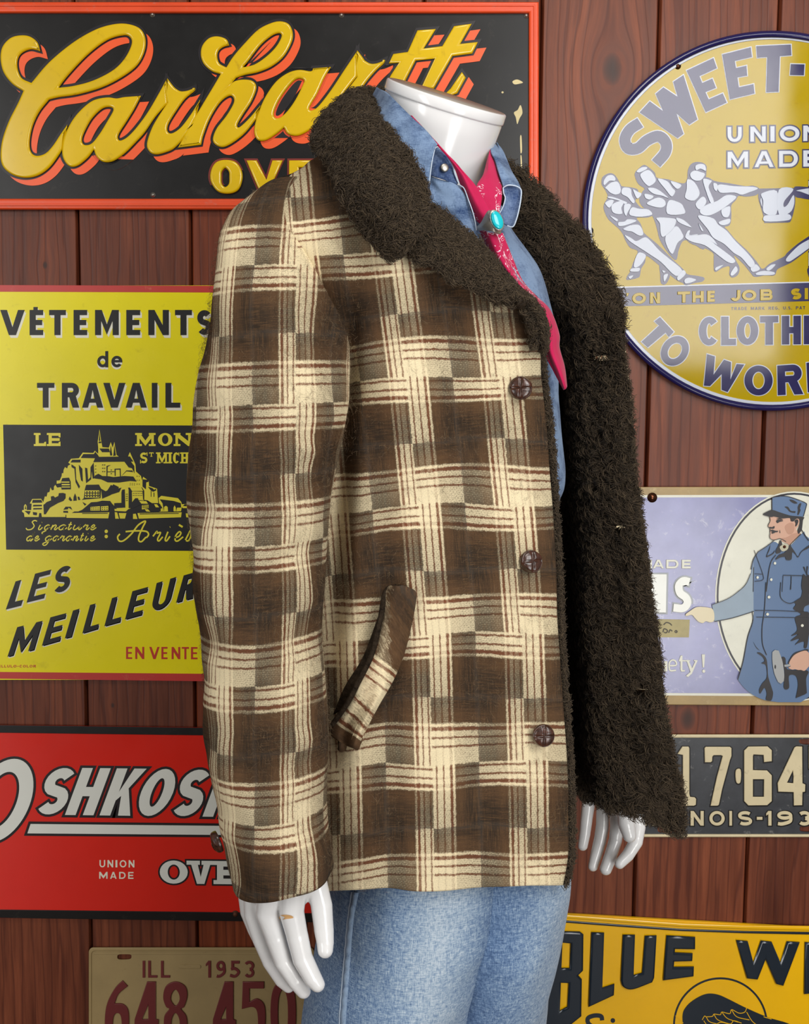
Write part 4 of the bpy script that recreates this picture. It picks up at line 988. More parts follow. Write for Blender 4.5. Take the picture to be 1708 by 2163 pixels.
shape('price_patch', [[g5('240,1280* 525,1285* 518,1440* 240,1440*')]], paint('faded_gold_patch', (176, 164, 116), 0.45, 0.15, scale=40), S5, 0.0077, 0.0004)
ii = []
for tq in ('295,1330 320,1310 350,1318 368,1335', '290,1395 300,1365 330,1380 318,1400 300,1395', '340,1400 352,1375 372,1385', '395,1390 405,1380 415,1390 405,1398 395,1390'):
    p = [tuple(float(c) for c in t.split(',')) for t in tq.split()]
    ii.append([stroke(catmull(p, 14) / 4.159 + np.array([1330, 1000]), 2.6)])
shape('patch_lettering', ii, paint('faded_ink', (84, 78, 62), 0.5), S5, 0.0081, 0.0003)
nail(1377, 1051, 0.0078, S5, 7.0, M_BRASS)

# ================================================================== 6. black licence plate
S6 = sign_root('weathered black licence plate with bone digits 17 64 on the right', 'license plate', 1540, 1768, name='license_plate')
h6 = lambda s, smooth=False: sm(s, 4.519, 1330, 1500, smooth=smooth, n=4)
shape('plate', [[rrect(1328, 1553, 1800, 1768, 8), h6('265,1130 285,1113 430,1113 452,1130 430,1168 285,1168', True), h6('1620,1130 1640,1108 1800,1108 1800,1158 1640,1158', True), h6('1625,278 1800,275 1800,322 1640,325', True)]], M_PLATE, S6, 0.002, 0.0014)
shape('rim', [[rrect(1326, 1552, 1802, 1769, 8), rrect(1331, 1559, 1797, 1763, 6)]], M_PLATEBONE, S6, 0.002, 0.0042, bevel=0.0016, smooth=True)
D6 = [[h6('455,420 500,350 560,350 568,365 568,800 575,830 620,835 633,850 630,905 610,915 480,915 470,850 505,840 505,430')], [h6('712,365 725,352 955,352 970,365 970,440 955,480 880,760 850,905 835,915 770,915 775,890 830,640 885,440 870,432 800,432 788,445 785,490 770,500 715,500')],
      [h6('1090,390 1130,350 1315,348 1355,385 1355,490 1280,498 1275,430 1180,425 1175,440 1175,575 1310,578 1355,625 1355,870 1310,910 1130,912 1090,870'), h6('1175,662 1280,662 1278,830 1175,830')],
      [h6('1570,360 1590,348 1645,350 1648,700 1675,712 1672,780 1648,785 1645,910 1565,912 1562,785 1415,780 1410,700'), h6('1555,580 1562,640 1558,700 1500,695')], [h6('1010,580 1058,570 1055,690 1015,690', True)],
      [h6('1708,350 1800,350 1800,420 1760,430 1760,560 1708,560')]]
shape('digits_edge', D6, M_BLACK, S6, 0.0034, 0.0008, offset=0.0016)
shape('digits', D6, M_PLATEBONE, S6, 0.0034, 0.0028, bevel=0.0010, smooth=False)
il = letters([('I', 130, 160), ('L', 210, 305), ('L', 360, 440), ('I', 510, 538), ('N', 578, 705), ('O', 757, 905), ('I', 948, 975), ('S', 1030, 1168), ('-', 1210, 1265), ('1', 1300, 1350), ('9', 1405, 1550), ('3', 1605, 1725)], 965, 1104, 32, k=4.519, ox=1330, oy=1500)
shape('state_lettering_edge', il, M_BLACK, S6, 0.0034, 0.0006, offset=0.0016)
shape('state_lettering', il, M_PLATEBONE, S6, 0.0034, 0.0022, bevel=0.0006)

# ================================================================== 7. khaki licence plate
S7 = sign_root('khaki licence plate with oxblood digits 648 450 at the bottom left', 'license plate', 425, 2218, name='license_plate')
i7 = lambda s, smooth=True: sm(s, 2.9965, 150, 1940, smooth=smooth, n=5)
shape('plate', [[rrect(188, 2003, 662, 2218, 10), i7('292,245 305,228 372,228 382,242 370,258 305,260')]], M_PLATETAN, S7, 0.002, 0.0014)
shape('rim', [[rrect(187, 2002, 663, 2219, 10), rrect(193, 2009, 657, 2212, 8)]], M_PLATETAN, S7, 0.002, 0.0030, bevel=0.0012, smooth=True)
shape('rib', [[rrect(198, 2012, 652, 2016, 1.5)]], M_PLATETAN, S7, 0.003, 0.0014, bevel=0.0005)
shape('dash', [[rrect(378, 2039, 424, 2046, 3)]], M_PLATETAN, S7, 0.003, 0.0016, bevel=0.0006)
j7 = dict(k=2.9965, ox=150, oy=1940)
shape('state_lettering', letters([('I', 452, 468), ('L', 487, 545), ('L', 568, 626), ('1', 852, 890), ('9', 918, 975), ('5', 1005, 1068), ('3', 1094, 1158)], 270, 376, 17, **j7), M_PLATEMAROON, S7, 0.0034, 0.0016, bevel=0.0005)
D7 = letters([('6', 215, 365)], 400, 800, 52, **j7)
D7 = [[i7('325,395* 358,430* 300,480 275,540* 330,545 362,590 362,700 330,780 285,800 240,780 215,700 216,600 235,520 280,440'), i7('265,640 280,605 305,605 318,640 318,720 290,750 265,720')],
      [i7('480,402* 535,402* 535,640* 552,642* 552,690* 535,690* 535,800* 470,800* 470,690* 400,690* 402,640*'), i7('488,545* 488,640* 448,640*')],
      [i7('660,402 720,430 735,490 715,560 695,575 728,620 735,700 715,780 660,800 605,780 588,700 590,620 620,575 600,560 582,500 600,430'), i7('660,452 682,480 685,520 660,555 632,520 636,480'), i7('660,600 684,640 684,710 660,750 636,710 636,640')],
      [i7('970,402* 1026,402* 1026,640* 1042,645* 1042,690* 1026,690* 1026,800* 960,800* 960,690* 895,690* 897,640*'), i7('980,560* 980,640* 945,640*')],
      [i7('1085,402* 1220,402* 1220,445* 1128,445* 1128,530* 1180,510 1225,560 1225,700 1190,790 1130,800 1080,780* 1095,740* 1140,755 1178,710 1178,600 1150,562 1080,575*')],
      [i7('1340,400 1395,430 1420,520 1420,680 1395,770 1340,800 1290,770 1264,680 1264,520 1288,430'), i7('1340,450 1368,520 1368,690 1340,750 1312,690 1312,520')]]
shape('digits', D7, M_PLATEMAROON, S7, 0.0034, 0.0026, bevel=0.0009, smooth=True)

# ================================================================== 8. yellow sign with wing badge
S8 = sign_root('golden yellow sign with raised dark blue lettering and a bird wing badge, bottom right', 'sign', 1480, 2400)
k8 = lambda s, smooth=True: sm(s, 3.007, 1140, 1900, smooth=smooth, n=6)
shape('panel', [[[(1070, 1923), (1960, 1974), (1960, 2420), (1045, 2370)]]], M_SUN, S8, 0.002, 0.004)
shape('rolled_edge', [[k8('-200,78* 130,95* 500,122* 900,152* 1300,165* 1708,172* 2400,190* 2400,210* 1708,198* 1300,190* 900,175* 500,145* 130,118* -200,100*')]], M_SUN, S8, 0.005, 0.0042, bevel=0.0018, smooth=True)
shape('edge_line', [[k8('-200,118* 130,132* 500,160* 900,188* 1300,202* 1708,208* 2400,224* 2400,240* 1708,224* 1300,216* 900,202* 500,174* 130,146* -200,132*')]], M_DEEPBLUE, S8, 0.0056, 0.0022, bevel=0.0008, smooth=True)
L8 = [[k8('60,205* 255,208* 278,225* 276,455* 245,485* 268,510* 265,745* 160,830* -10,830*'), k8('145,278* 195,283* 190,440* 138,440*'), k8('135,533* 182,535* 175,685* 128,712*')],
      [k8('328,212* 410,215* 398,565* 475,540* 472,612* 308,688*')], [k8('528,228* 606,228* 597,485* 650,470* 668,235* 743,232* 728,500* 715,530* 590,575 530,560 513,520*')],
      [k8('805,232* 988,242* 988,320* 860,318* 858,340* 972,345* 970,395* 855,398* 852,432* 980,430* 978,492* 782,518*')], [k8('1248,262* 1322,268* 1358,405* 1405,265* 1474,272* 1530,405* 1570,270* 1652,275* 1548,553* 1500,540* 1435,385* 1385,513* 1315,505*')],
      [k8('1685,275* 1760,280* 1740,600* 1678,605*')]]
shape('lettering', L8, M_DEEPBLUE, S8, 0.0058, 0.0052, bevel=0.0030, smooth=True)
rg = (1146 / 3.007 + 1140, 800 / 3.007 + 1900)
shape('badge_ring', [[ell(rg[0], rg[1], 301 / 3.007, 305 / 3.007, 72), ell(rg[0], rg[1], 289 / 3.007, 293 / 3.007, 72)]], M_DEEPBLUE, S8, 0.0058, 0.0007)
shape('badge_bird', [[k8('905,745 930,680 990,630 1060,600 1130,605 1200,635 1310,690 1450,750 1600,800 1700,900 1300,900* 920,900*')]], M_DEEPBLUE, S8, 0.0062, 0.0007)
FE = []
def fe(s, w=1.4):
    p = [tuple(float(c) for c in t.split(',')) for t in s.split()]
    FE.append([stroke(catmull(p, 6 * (len(p) - 1)) / 3.007 + np.array([1140, 1900]), w)])
for s in ('1030,765 1045,740 1055,745 1095,742 1105,728 1145,732 1155,715 1205,725 1217,700 1265,722 1300,715 1312,690', '1055,745 1075,775 1120,790', '1105,730 1130,765 1200,790', '1155,716 1190,755 1260,780', '1217,702 1250,745 1330,765', '1312,715 1345,770 1380,800', '1040,770 1060,800 1080,830', '1120,792 1150,780 1210,790 1230,770 1280,785', '860,738 910,785', '1420,745 1470,760'):
    fe(s)
shape('badge_feathers', FE, M_SUN, S8, 0.0068, 0.0003)
si = [[[(x / 3.007 + 1140, y / 3.007 + 1900) for x, y in stroke(catmull([(395, 768), (388, 742), (345, 738), (305, 755), (310, 790), (360, 830), (340, 870)], 36), 27)]], [ell(463 / 3.007 + 1140, 769 / 3.007 + 1900, 4.8, 4.8, 20)], [k8('445,810* 478,810* 470,900* 440,900*')]]
shape('small_script', si, M_DEEPBLUE, S8, 0.0058, 0.0008)
# ------------------------------------------------------------------ cloth materials
CREAM, RUST, BROWN, DARK, GREY = lin(232, 216, 178), lin(122, 72, 50), lin(88, 65, 45), lin(53, 43, 34), lin(64, 57, 50)

def plaid():
    "wool blanket plaid: warp-faced and weft-faced blocks on a checkerboard, u and v count pattern repeats"
    t = NT('brown_cream_wool_plaid')
    uv = t.n('TexCoord').outputs['UV']
    nz = t.n('TexNoise'); nz.inputs['Scale'].default_value = 26; nz.inputs['Detail'].default_value = 3
    t.l(uv, nz.inputs['Vector'])
    sep = t.n('SeparateXYZ'); t.l(uv, sep.inputs[0])
    sn = t.n('SeparateXYZ'); t.l(nz.outputs['Color'], sn.inputs[0])
    u = t.math('ADD', sep.outputs[0], t.math('MULTIPLY', t.math('SUBTRACT', sn.outputs[0], 0.5), 0.022))
    v = t.math('ADD', sep.outputs[1], t.math('MULTIPLY', t.math('SUBTRACT', sn.outputs[1], 0.5), 0.018))
    wn = t.n('TexNoise'); wn.inputs['Scale'].default_value = 150; wn.inputs['Detail'].default_value = 3; wn.inputs['Roughness'].default_value = 0.8
    t.l(uv, wn.inputs['Vector'])
    sw = t.n('SeparateXYZ'); t.l(wn.outputs['Color'], sw.inputs[0])
    u = t.math('ADD', u, t.math('MULTIPLY', t.math('SUBTRACT', sw.outputs[0], 0.5), 0.050))
    v = t.math('ADD', v, t.math('MULTIPLY', t.math('SUBTRACT', sw.outputs[1], 0.5), 0.040))
    ur = t.math('SUBTRACT', u, t.math('ROUND', u)); vr = t.math('SUBTRACT', v, t.math('ROUND', v))
    du = t.math('MULTIPLY', t.math('ABSOLUTE', ur), 2.0); dv = t.math('MULTIPLY', t.math('ABSOLUTE', vr), 2.0)
    left = t.math('LESS_THAN', ur, 0.0); up = t.math('LESS_THAN', vr, 0.0)
    V = t.math('SUBTRACT', 1.0, t.math('ABSOLUTE', t.math('SUBTRACT', left, up)))
    def stripes(a, b, c, d, e):
        "rust lines at a, b; wide rust at c, cream line after it, then brown to dark"
        w = 0.014
        st = [(0.0, CREAM), (a - w - .008, CREAM), (a - w + .005, RUST), (a + w - .005, RUST), (a + w + .008, CREAM), (b - w - .008, CREAM), (b - w + .005, RUST), (b + w - .005, RUST), (b + w + .008, CREAM),
              (c - .036, CREAM), (c - .024, RUST), (c + .024, RUST), (c + .034, CREAM), (d - .004, CREAM), (d + .018, BROWN), (d + .13, BROWN), (d + .3, DARK), (.93, DARK), (.96, GREY)]
        return [(max(0, min(1, p)), q) for p, q in st]
    RT = stripes(.055, .19, .31, .375, .80)
    RU = stripes(.27, .40, .53, .60, .90)
    RV = stripes(.085, .235, .40, .47, .88)
    cH = t.mix(up, t.ramp(dv, RT), t.ramp(dv, RU))
    cV = t.mix(left, t.ramp(du, RV), t.ramp(du, RT))
    prim = t.mix(V, cH, cV); sec = t.mix(V, cV, cH)
    # twill: fine slanting floats of the other yarn
    tw = t.math('SINE', t.math('MULTIPLY', t.math('ADD', t.math('MULTIPLY', u, 27.0), t.math('MULTIPLY', v, 40.0)), 6.2832))
    tw2 = t.math('SINE', t.math('MULTIPLY', t.math('SUBTRACT', t.math('MULTIPLY', u, 31.0), t.math('MULTIPLY', v, 26.0)), 6.2832))
    m = t.math('GREATER_THAN', t.math('MULTIPLY', tw, t.math('ADD', tw2, 0.35)), 0.25)
    far = t.math('POWER', t.mix(V, du, dv), 0.8)
    amt = t.math('ADD', t.math('MULTIPLY', far, 0.20), t.math('MULTIPLY', m, t.math('ADD', 0.14, t.math('MULTIPLY', far, 0.40))))
    col = t.mix(t.math('ADD', 0.05, amt, clamp=True), prim, sec)
    # streaks of single yarns along the float direction
    def streak(su, sv):
        mp = t.n('Mapping'); mp.inputs['Scale'].default_value = (su, sv, 1); t.l(uv, mp.inputs[0])
        return t.noise(mp.outputs[0], 1.0, 3, 0.7)
    sk = t.mix(0.68, t.mix(V, streak(60, 5), streak(5, 70)), t.mix(V, streak(5, 70), streak(60, 5)))
    lum = t.n('RGBToBW'); t.l(col, lum.inputs[0])
    darkness = t.math('SUBTRACT', 1.0, t.math('MULTIPLY', lum.outputs[0], 2.6), clamp=True)
    col = t.mix(t.math('MULTIPLY', t.math('MULTIPLY', t.ramp(sk, [(0.46, 0), (0.62, 1)]), darkness), 0.6), col, lin(104, 77, 51))
    # heathered yarn
    hz = t.n('TexNoise'); hz.inputs['Scale'].default_value = 120; hz.inputs['Detail'].default_value = 4; hz.inputs['Roughness'].default_value = 0.75
    t.l(uv, hz.inputs['Vector'])
    hs = t.n('HueSaturation')
    t.l(col, hs.inputs['Color'])
    t.l(t.math('ADD', 0.40, t.math('MULTIPLY', hz.outputs['Fac'], 1.12)), hs.inputs['Value'])
    bz = t.noise(uv, 2.4, 3)
    hs.inputs['Saturation'].default_value = 0.99
    col = t.mix(t.math('MULTIPLY', t.ramp(bz, [(0.5, 0), (0.7, 1)]), 0.12), hs.outputs[0], lin(96, 78, 60))
    t.set(col=col, rough=0.93, spec=0.12, sheen=0.22, sheenr=0.5)
    t.l(col, t.b.inputs['Sheen Tint'])
    hgt = t.math('ADD', t.math('MULTIPLY', m, 0.5), t.math('MULTIPLY', hz.outputs['Fac'], 0.9))
    t.bump(hgt, 0.5, 0.0008)
    return t.m
M_PLAID = plaid()

t = NT('dark_pile_backing')
t.set(col=t.ramp(t.noise(t.coord('Object'), 160, 4, 0.7), [(0.3, lin(26, 21, 16)), (0.7, lin(58, 48, 38))]), rough=0.95, spec=0.05)
t.bump(t.noise(t.coord('Object'), 190, 4, 0.7), 0.8, 0.003)
M_BACKING = t.m

def pile_mat(name, a, b, c):
    t = NT(name)
    hi = t.n('HairInfo')
    col = t.ramp(hi.outputs['Random'], [(0.0, a), (0.55, b), (1.0, c)])
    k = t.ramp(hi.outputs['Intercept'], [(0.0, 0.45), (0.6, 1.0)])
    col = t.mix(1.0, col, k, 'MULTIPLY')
    t.set(col=col, rough=0.75, spec=0.10, sheen=0.10)
    return t.m
M_PILE = pile_mat('dark_brown_sherpa_pile', lin(48, 39, 29), lin(66, 55, 42), lin(90, 76, 58))

def denim(name, a, b, c, scale=1.0, fade=0.5):
    t = NT(name)
    o = t.coord('Object')
    n1 = t.noise(o, 11 * scale, 4, 0.6, 0.5)
    n2 = t.noise(o, 900, 2, 0.8)
    st = t.coord('Object', (1500, 1500, 260))
    n3 = t.noise(st, 1, 2, 0.6)
    st2 = t.coord('Object', (240, 240, 1500))
    n4 = t.noise(st2, 1, 2, 0.6)
    n5 = t.noise(o, 60 * scale, 4, 0.7)
    f = t.math('ADD', t.math('MULTIPLY', n1, fade), t.math('MULTIPLY', n5, 0.28))
    f = t.math('ADD', f, t.math('MULTIPLY', t.math('ADD', n3, n4), 0.30))
    col = t.ramp(t.math('MULTIPLY', f, 0.92), [(0.38, a), (0.60, b), (0.88, c)])
    t.set(col=col, rough=0.9, spec=0.15, sheen=0.1)
    t.bump(t.math('ADD', n3, n4), 0.35, 0.0006)
    return t.m
M_SHIRT = denim('mid_blue_washed_denim', lin(22, 34, 62), lin(46, 68, 106), lin(122, 145, 176), 2.6, 0.85)
M_SHIRTDARK = denim('dark_blue_denim_underside', lin(30, 44, 76), lin(52, 72, 112), lin(120, 140, 172), 3.0, 0.7)
def jeans_mat():
    t = NT('light_blue_faded_denim')
    o = t.coord('Object')
    at = t.n('Attribute'); at.attribute_name = 'fade'  # thigh wear, plus the crease shade painted into the left leg
    n1 = t.noise(o, 7, 5, 0.6, 0.6)
    n5 = t.noise(o, 300, 5, 0.8)
    n3 = t.noise(t.coord('Object', (1300, 1300, 130)), 1, 3, 0.7)
    n4 = t.noise(t.coord('Object', (130, 130, 1300)), 1, 3, 0.7)
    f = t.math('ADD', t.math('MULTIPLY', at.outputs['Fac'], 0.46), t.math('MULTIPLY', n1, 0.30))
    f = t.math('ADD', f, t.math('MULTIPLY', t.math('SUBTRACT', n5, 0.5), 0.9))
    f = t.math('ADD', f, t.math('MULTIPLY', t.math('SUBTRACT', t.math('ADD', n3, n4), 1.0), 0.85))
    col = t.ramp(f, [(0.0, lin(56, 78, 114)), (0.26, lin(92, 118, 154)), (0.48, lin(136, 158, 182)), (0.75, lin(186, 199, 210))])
    t.set(col=col, rough=0.92, spec=0.12, sheen=0.08)
    t.bump(t.math('ADD', n3, n4), 0.5, 0.0008)
    return t.m
M_JEANS = jeans_mat()
M_JEANSDARK = denim('seam_denim', lin(26, 40, 68), lin(58, 80, 116), lin(128, 148, 172), 8.0, 1.1)
M_STITCH = paint('white_cotton_thread', (184, 198, 214), 0.85, 0.1)

def bandana_mat():
    t = NT('hot_pink_bandana_cotton')
    o = t.coord('Object')
    base = t.mix(t.noise(o, 60, 4), lin(176, 18, 68), lin(196, 30, 86))
    at = t.n('Attribute'); at.attribute_name = 'print'
    # paisley style pen lines: thin contours of a warped field
    n = t.noise(o, 62, 1.5, 0.5, 2.2)
    line = t.ramp(t.math('ABSOLUTE', t.math('SUBTRACT', t.math('FRACT', t.math('MULTIPLY', n, 5.0)), 0.5)), [(0.0, 1.0), (0.07, 1.0), (0.12, 0.0)])
    br = t.ramp(t.noise(o, 95, 2), [(0.44, 0.0), (0.48, 1.0)])
    blob = t.ramp(t.noise(o, 48, 2, 0.5, 1.0), [(0.63, 0.0), (0.65, 1.0)])
    m = t.math('MULTIPLY', t.math('MULTIPLY', line, br), at.outputs['Fac'])
    col = t.mix(t.math('MULTIPLY', blob, t.math('MULTIPLY', at.outputs['Fac'], 0.9)), base, lin(118, 128, 150))
    col = t.mix(m, col, lin(236, 214, 224))
    t.set(col=col, rough=0.8, spec=0.2, sheen=0.15)
    t.bump(t.noise(o, 1200, 2), 0.2, 0.0004)
    return t.m
M_PINK = bandana_mat()
M_SILVER = paint('worn_silver', (176, 170, 160), 0.40, 0.12, metal=0.7, scale=60)
M_TURQ = paint('turquoise_stone', (24, 178, 190), 0.14, 0.10, scale=120)
M_MANNEQUIN = paint('glossy_white_mannequin_lacquer', (226, 226, 226), 0.20, 0.02, coat=0.3)
M_CAPPLATE = paint('brushed_steel_cap', (186, 176, 164), 0.32, 0.04, metal=0.5)
M_SCUFF = paint('tan_scuffed_plaster', (206, 160, 104), 0.6, 0.15)

def leather():
    t = NT('dark_brown_woven_leather')
    o = t.coord('Object')
    t.set(col=t.ramp(t.noise(o, 260, 4, 0.7), [(0.35, lin(34, 20, 16)), (0.75, lin(84, 48, 34))]), rough=0.28, spec=0.5, coat=0.3)
    t.bump(t.noise(o, 420, 3), 0.3, 0.0006)
    return t.m
M_LEATHER = leather()
M_LEATHEREDGE = paint('worn_leather_edge', (120, 78, 46), 0.5, 0.2)

# ------------------------------------------------------------------ pile made of real strands
def pile(name, G, parent, count, length, mat, flow=(0.15, 0, -1.0), lift=0.75, seed=1, radius=0.00030, strands=7, spread=0.0032, mask=None, flip=1.0, curl=0.35, n=5):
    "curly tufts rooted on the px-space grid G; flow = lie of the nap, lift = how far it stands off"
    r = np.random.RandomState(seed)
    W = P_np(G)
    nv, nu = G.shape[:2]
    # area weighted cells
    e1 = W[:-1, 1:] - W[:-1, :-1]; e2 = W[1:, :-1] - W[:-1, :-1]
    nr = np.cross(e1, e2); ar = np.linalg.norm(nr, axis=2)
    pr = ar.ravel() / ar.sum()
    c = r.choice(len(pr), count, p=pr)
    ci, cj = np.unravel_index(c, ar.shape)
    a, b = r.rand(count), r.rand(count)
    def bil(A):
        return (A[ci, cj] * ((1 - a) * (1 - b))[:, None] + A[ci, cj + 1] * (a * (1 - b))[:, None] + A[ci + 1, cj] * ((1 - a) * b)[:, None] + A[ci + 1, cj + 1] * (a * b)[:, None])
    root = bil(W); gp = bil(G)
    nn = nr[ci, cj] / (ar[ci, cj][:, None] + 1e-12)
    view = root - np.array(CAM)
    s = np.sign(-(nn * view).sum(1)); s[s == 0] = 1
    nn = nn * s[:, None] * flip
    if mask is not None:
        k = mask(gp)
        root, nn = root[k], nn[k]
    m = len(root)
    fl = np.array(flow, dtype=float)[None] + r.normal(0, .62, (m, 3))
    fl -= nn * (fl * nn).sum(1)[:, None]
    fl /= np.linalg.norm(fl, axis=1)[:, None] + 1e-9
    L = length * r.uniform(.6, 1.25, m)
    tip = root + (nn * lift + fl * (1.0)) * L[:, None] / math.hypot(1, lift)
    side = np.cross(nn, fl)
    K = strands
    j = r.normal(0, spread, (m, K, 3)); j -= nn[:, None] * (j * nn[:, None]).sum(2)[..., None]
    ph = r.uniform(0, 6.28, (m, 1)) + r.normal(0, .5, (m, K))
    tt = np.linspace(0, 1, n)
    cu = L * curl
    pts = np.empty((m, K, n, 3))
    tj = r.normal(0, .0012, (m, K, 3))
    for q, t_ in enumerate(tt):
        conv = 1 - .75 * t_
        base = root[:, None] + j * conv + (tip - root)[:, None] * t_ ** 1.0 + nn[:, None] * (L[:, None, None] * .35 * math.sin(math.pi * t_)) + tj * t_
        w = cu[:, None] * t_ * (1 - .2 * t_)
        pts[:, :, q] = base + side[:, None] * (np.sin(ph + t_ * 4.2) * w)[..., None] + nn[:, None] * (np.cos(ph + t_ * 4.2) * w * .5)[..., None]
    pts = pts.reshape(-1, 3) - np.array(wpos(parent))
    hc = bpy.data.hair_curves.new(name)
    hc.add_curves([n] * (m * K))
    hc.attributes['position'].data.foreach_set('vector', pts.astype(np.float32).ravel())
    ra = hc.attributes.get('radius') or hc.attributes.new('radius', 'FLOAT', 'POINT')
    rad = np.tile(radius * np.linspace(1.0, 0.55, n), m * K)
    ra.data.foreach_set('value', rad.astype(np.float32))
    hc.materials.append(mat)
    o = link(bpy.data.objects.new(name, hc), parent)
    o['kind'] = 'stuff'
    return o

# ------------------------------------------------------------------ mannequin
MAN = thing('mannequin', 'headless glossy white shop mannequin wearing the open plaid jacket', 'mannequin', (0.02, -0.45, 0.0))
axis = Vector((0.30, -0.325, 1.0)).normalized()
capc = P(944, 203, -0.50)
e1 = Vector((1, 0, -0.30)); e1 = (e1 - axis * e1.dot(axis)).normalized(); e2 = axis.cross(e1).normalized()
def ringpts(center, rad, n=72, sq=1.0):
    return [center + e1 * rad * math.cos(2 * math.pi * k / n) + e2 * rad * sq * math.sin(2 * math.pi * k / n) for k in range(n)]
def lathe(name, prof, mat, parent, n=72, close_top=False, tail=None):
    V, Fc = [], []
    rows = [ringpts(capc + axis * h, r_, n) for r_, h in prof] + (tail or [])
    for rw in rows: V += rw
    m = len(rows)
    for i in range(m - 1):
        for k in range(n):
            Fc.append((i * n + k, (i + 1) * n + k, (i + 1) * n + (k + 1) % n, i * n + (k + 1) % n))
    if close_top:
        Fc.append(tuple(range(n)))
    return mesh_obj(name, [tuple(v) for v in V], Fc, mat, parent)
R0 = 0.0608
# torso continues under the shirt, ends in the jeans
tail = []
for zc, ax_, by_, cx, cy in ((1.36, .085, .07, .035, -.46), (1.31, .13, .085, .025, -.455), (1.20, .15, .095, .02, -.45), (1.05, .125, .085, .02, -.45), (.90, .14, .09, .02, -.45), (.78, .15, .095, .02, -.45)):
    ring = []
    for k in range(72):
        # lateral axis u, forward axis v of the body
        a = 2 * math.pi * k / 72
        lat = Vector((.766, .643, 0)); fwd = Vector((.643, -.766, 0))
        ring.append(Vector((cx, cy, zc)) + lat * ax_ * math.cos(a) - fwd * by_ * math.sin(a) * -1 * -1)
    tail.append(ring)
body = lathe('neck_and_torso', [(R0 - .0006, -0.0105), (R0 - .0002, -0.013), (R0 - .0012, -0.03), (R0 - .003, -0.055), (R0 - .004, -0.08), (R0 + .002, -0.11)], M_MANNEQUIN, MAN, tail=tail)
cap = lathe('neck_cap', [(R0 - .0012, -0.0112), (R0 + .0006, -0.0104), (R0 + .0009, -0.009), (R0 + .0009, -0.0014), (R0 + .0002, -0.0004), (R0 - .0014, 0.0)], M_MANNEQUIN, MAN)
plate = lathe('cap_plate', [(R0 - .0012, 0.0001), (R0 - .0012, -0.002)], M_CAPPLATE, cap, close_top=True)

def capsule(bm, a, b, ra, rb, seg=18):
    "tapered round limb between two points"
    a, b = Vector(a), Vector(b)
    d = (b - a); L = d.length
    d = d.normalized() if L > 1e-6 else Vector((0, 0, 1))
    x = d.orthogonal().normalized(); y = d.cross(x)
    rows = []
    for i in range(6): 
        t = math.pi / 2 * (1 - i / 5)
        rows.append((a - d * ra * math.sin(t), ra * math.cos(t)))
    for i in range(1, 7):
        t = math.pi / 2 * i / 6
        rows.append((b + d * rb * math.sin(t), rb * math.cos(t)))
    prev = None
    for c, r_ in rows:
        cur = [bm.verts.new(c + (x * math.cos(2 * math.pi * k / seg) + y * math.sin(2 * math.pi * k / seg)) * max(r_, 1e-5)) for k in range(seg)]
        if prev:
            for k in range(seg):
                bm.faces.new((prev[k], prev[(k + 1) % seg], cur[(k + 1) % seg], cur[k]))
        else:
            bm.faces.new(cur[::-1])
        prev = cur
    bm.faces.new(prev)

def limb(bm, pts, radii):
    for i in range(len(pts) - 1):
        capsule(bm, pts[i], pts[i + 1], radii[i], radii[i + 1])

def fused(name, chains, mat, parent, voxel=0.0012, smooth=4):
    "chains of (points, radii) in world space fused to one smooth skin"
    bm = bmesh.new()
    for p, r_ in chains:
        limb(bm, p, r_)
    off = wpos(parent)
    bmesh.ops.translate(bm, verts=bm.verts, vec=-off)
    me = bpy.data.meshes.new(name)
    bm.to_mesh(me); bm.free()
    o = bpy.data.objects.new('tmp', me)
    SC.collection.objects.link(o)
    m = o.modifiers.new('r', 'REMESH'); m.mode = 'VOXEL'; m.voxel_size = voxel; m.use_smooth_shade = True
    s = o.modifiers.new('s', 'SMOOTH'); s.factor = 0.5; s.iterations = smooth
    res = bpy.data.meshes.new_from_object(o.evaluated_get(DEP()))
    bpy.data.objects.remove(o); bpy.data.meshes.remove(me)
    res.name = name
    res.materials.clear(); res.materials.append(mat)
    res.polygons.foreach_set('use_smooth', [True] * len(res.polygons))
    return link(bpy.data.objects.new(name, res), parent)

def chain(txt, k, ox, oy, Y0, Y1, r0, r1, rs=None, px=None):
    q = [tuple(float(c) for c in s_.split(',')) for s_ in txt.split()]
    n = len(q)
    pts, rad = [], []
    for i, (x, y) in enumerate(q):
        Y = Y0 + (Y1 - Y0) * i / max(1, n - 1)
        pts.append(P(x / k + ox, y / k + oy, Y))
        rr_ = (rs[i] if rs else r0 + (r1 - r0) * i / max(1, n - 1))
        rad.append(rr_ / k * (Y - CAM.y) / F0)
    return pts, rad
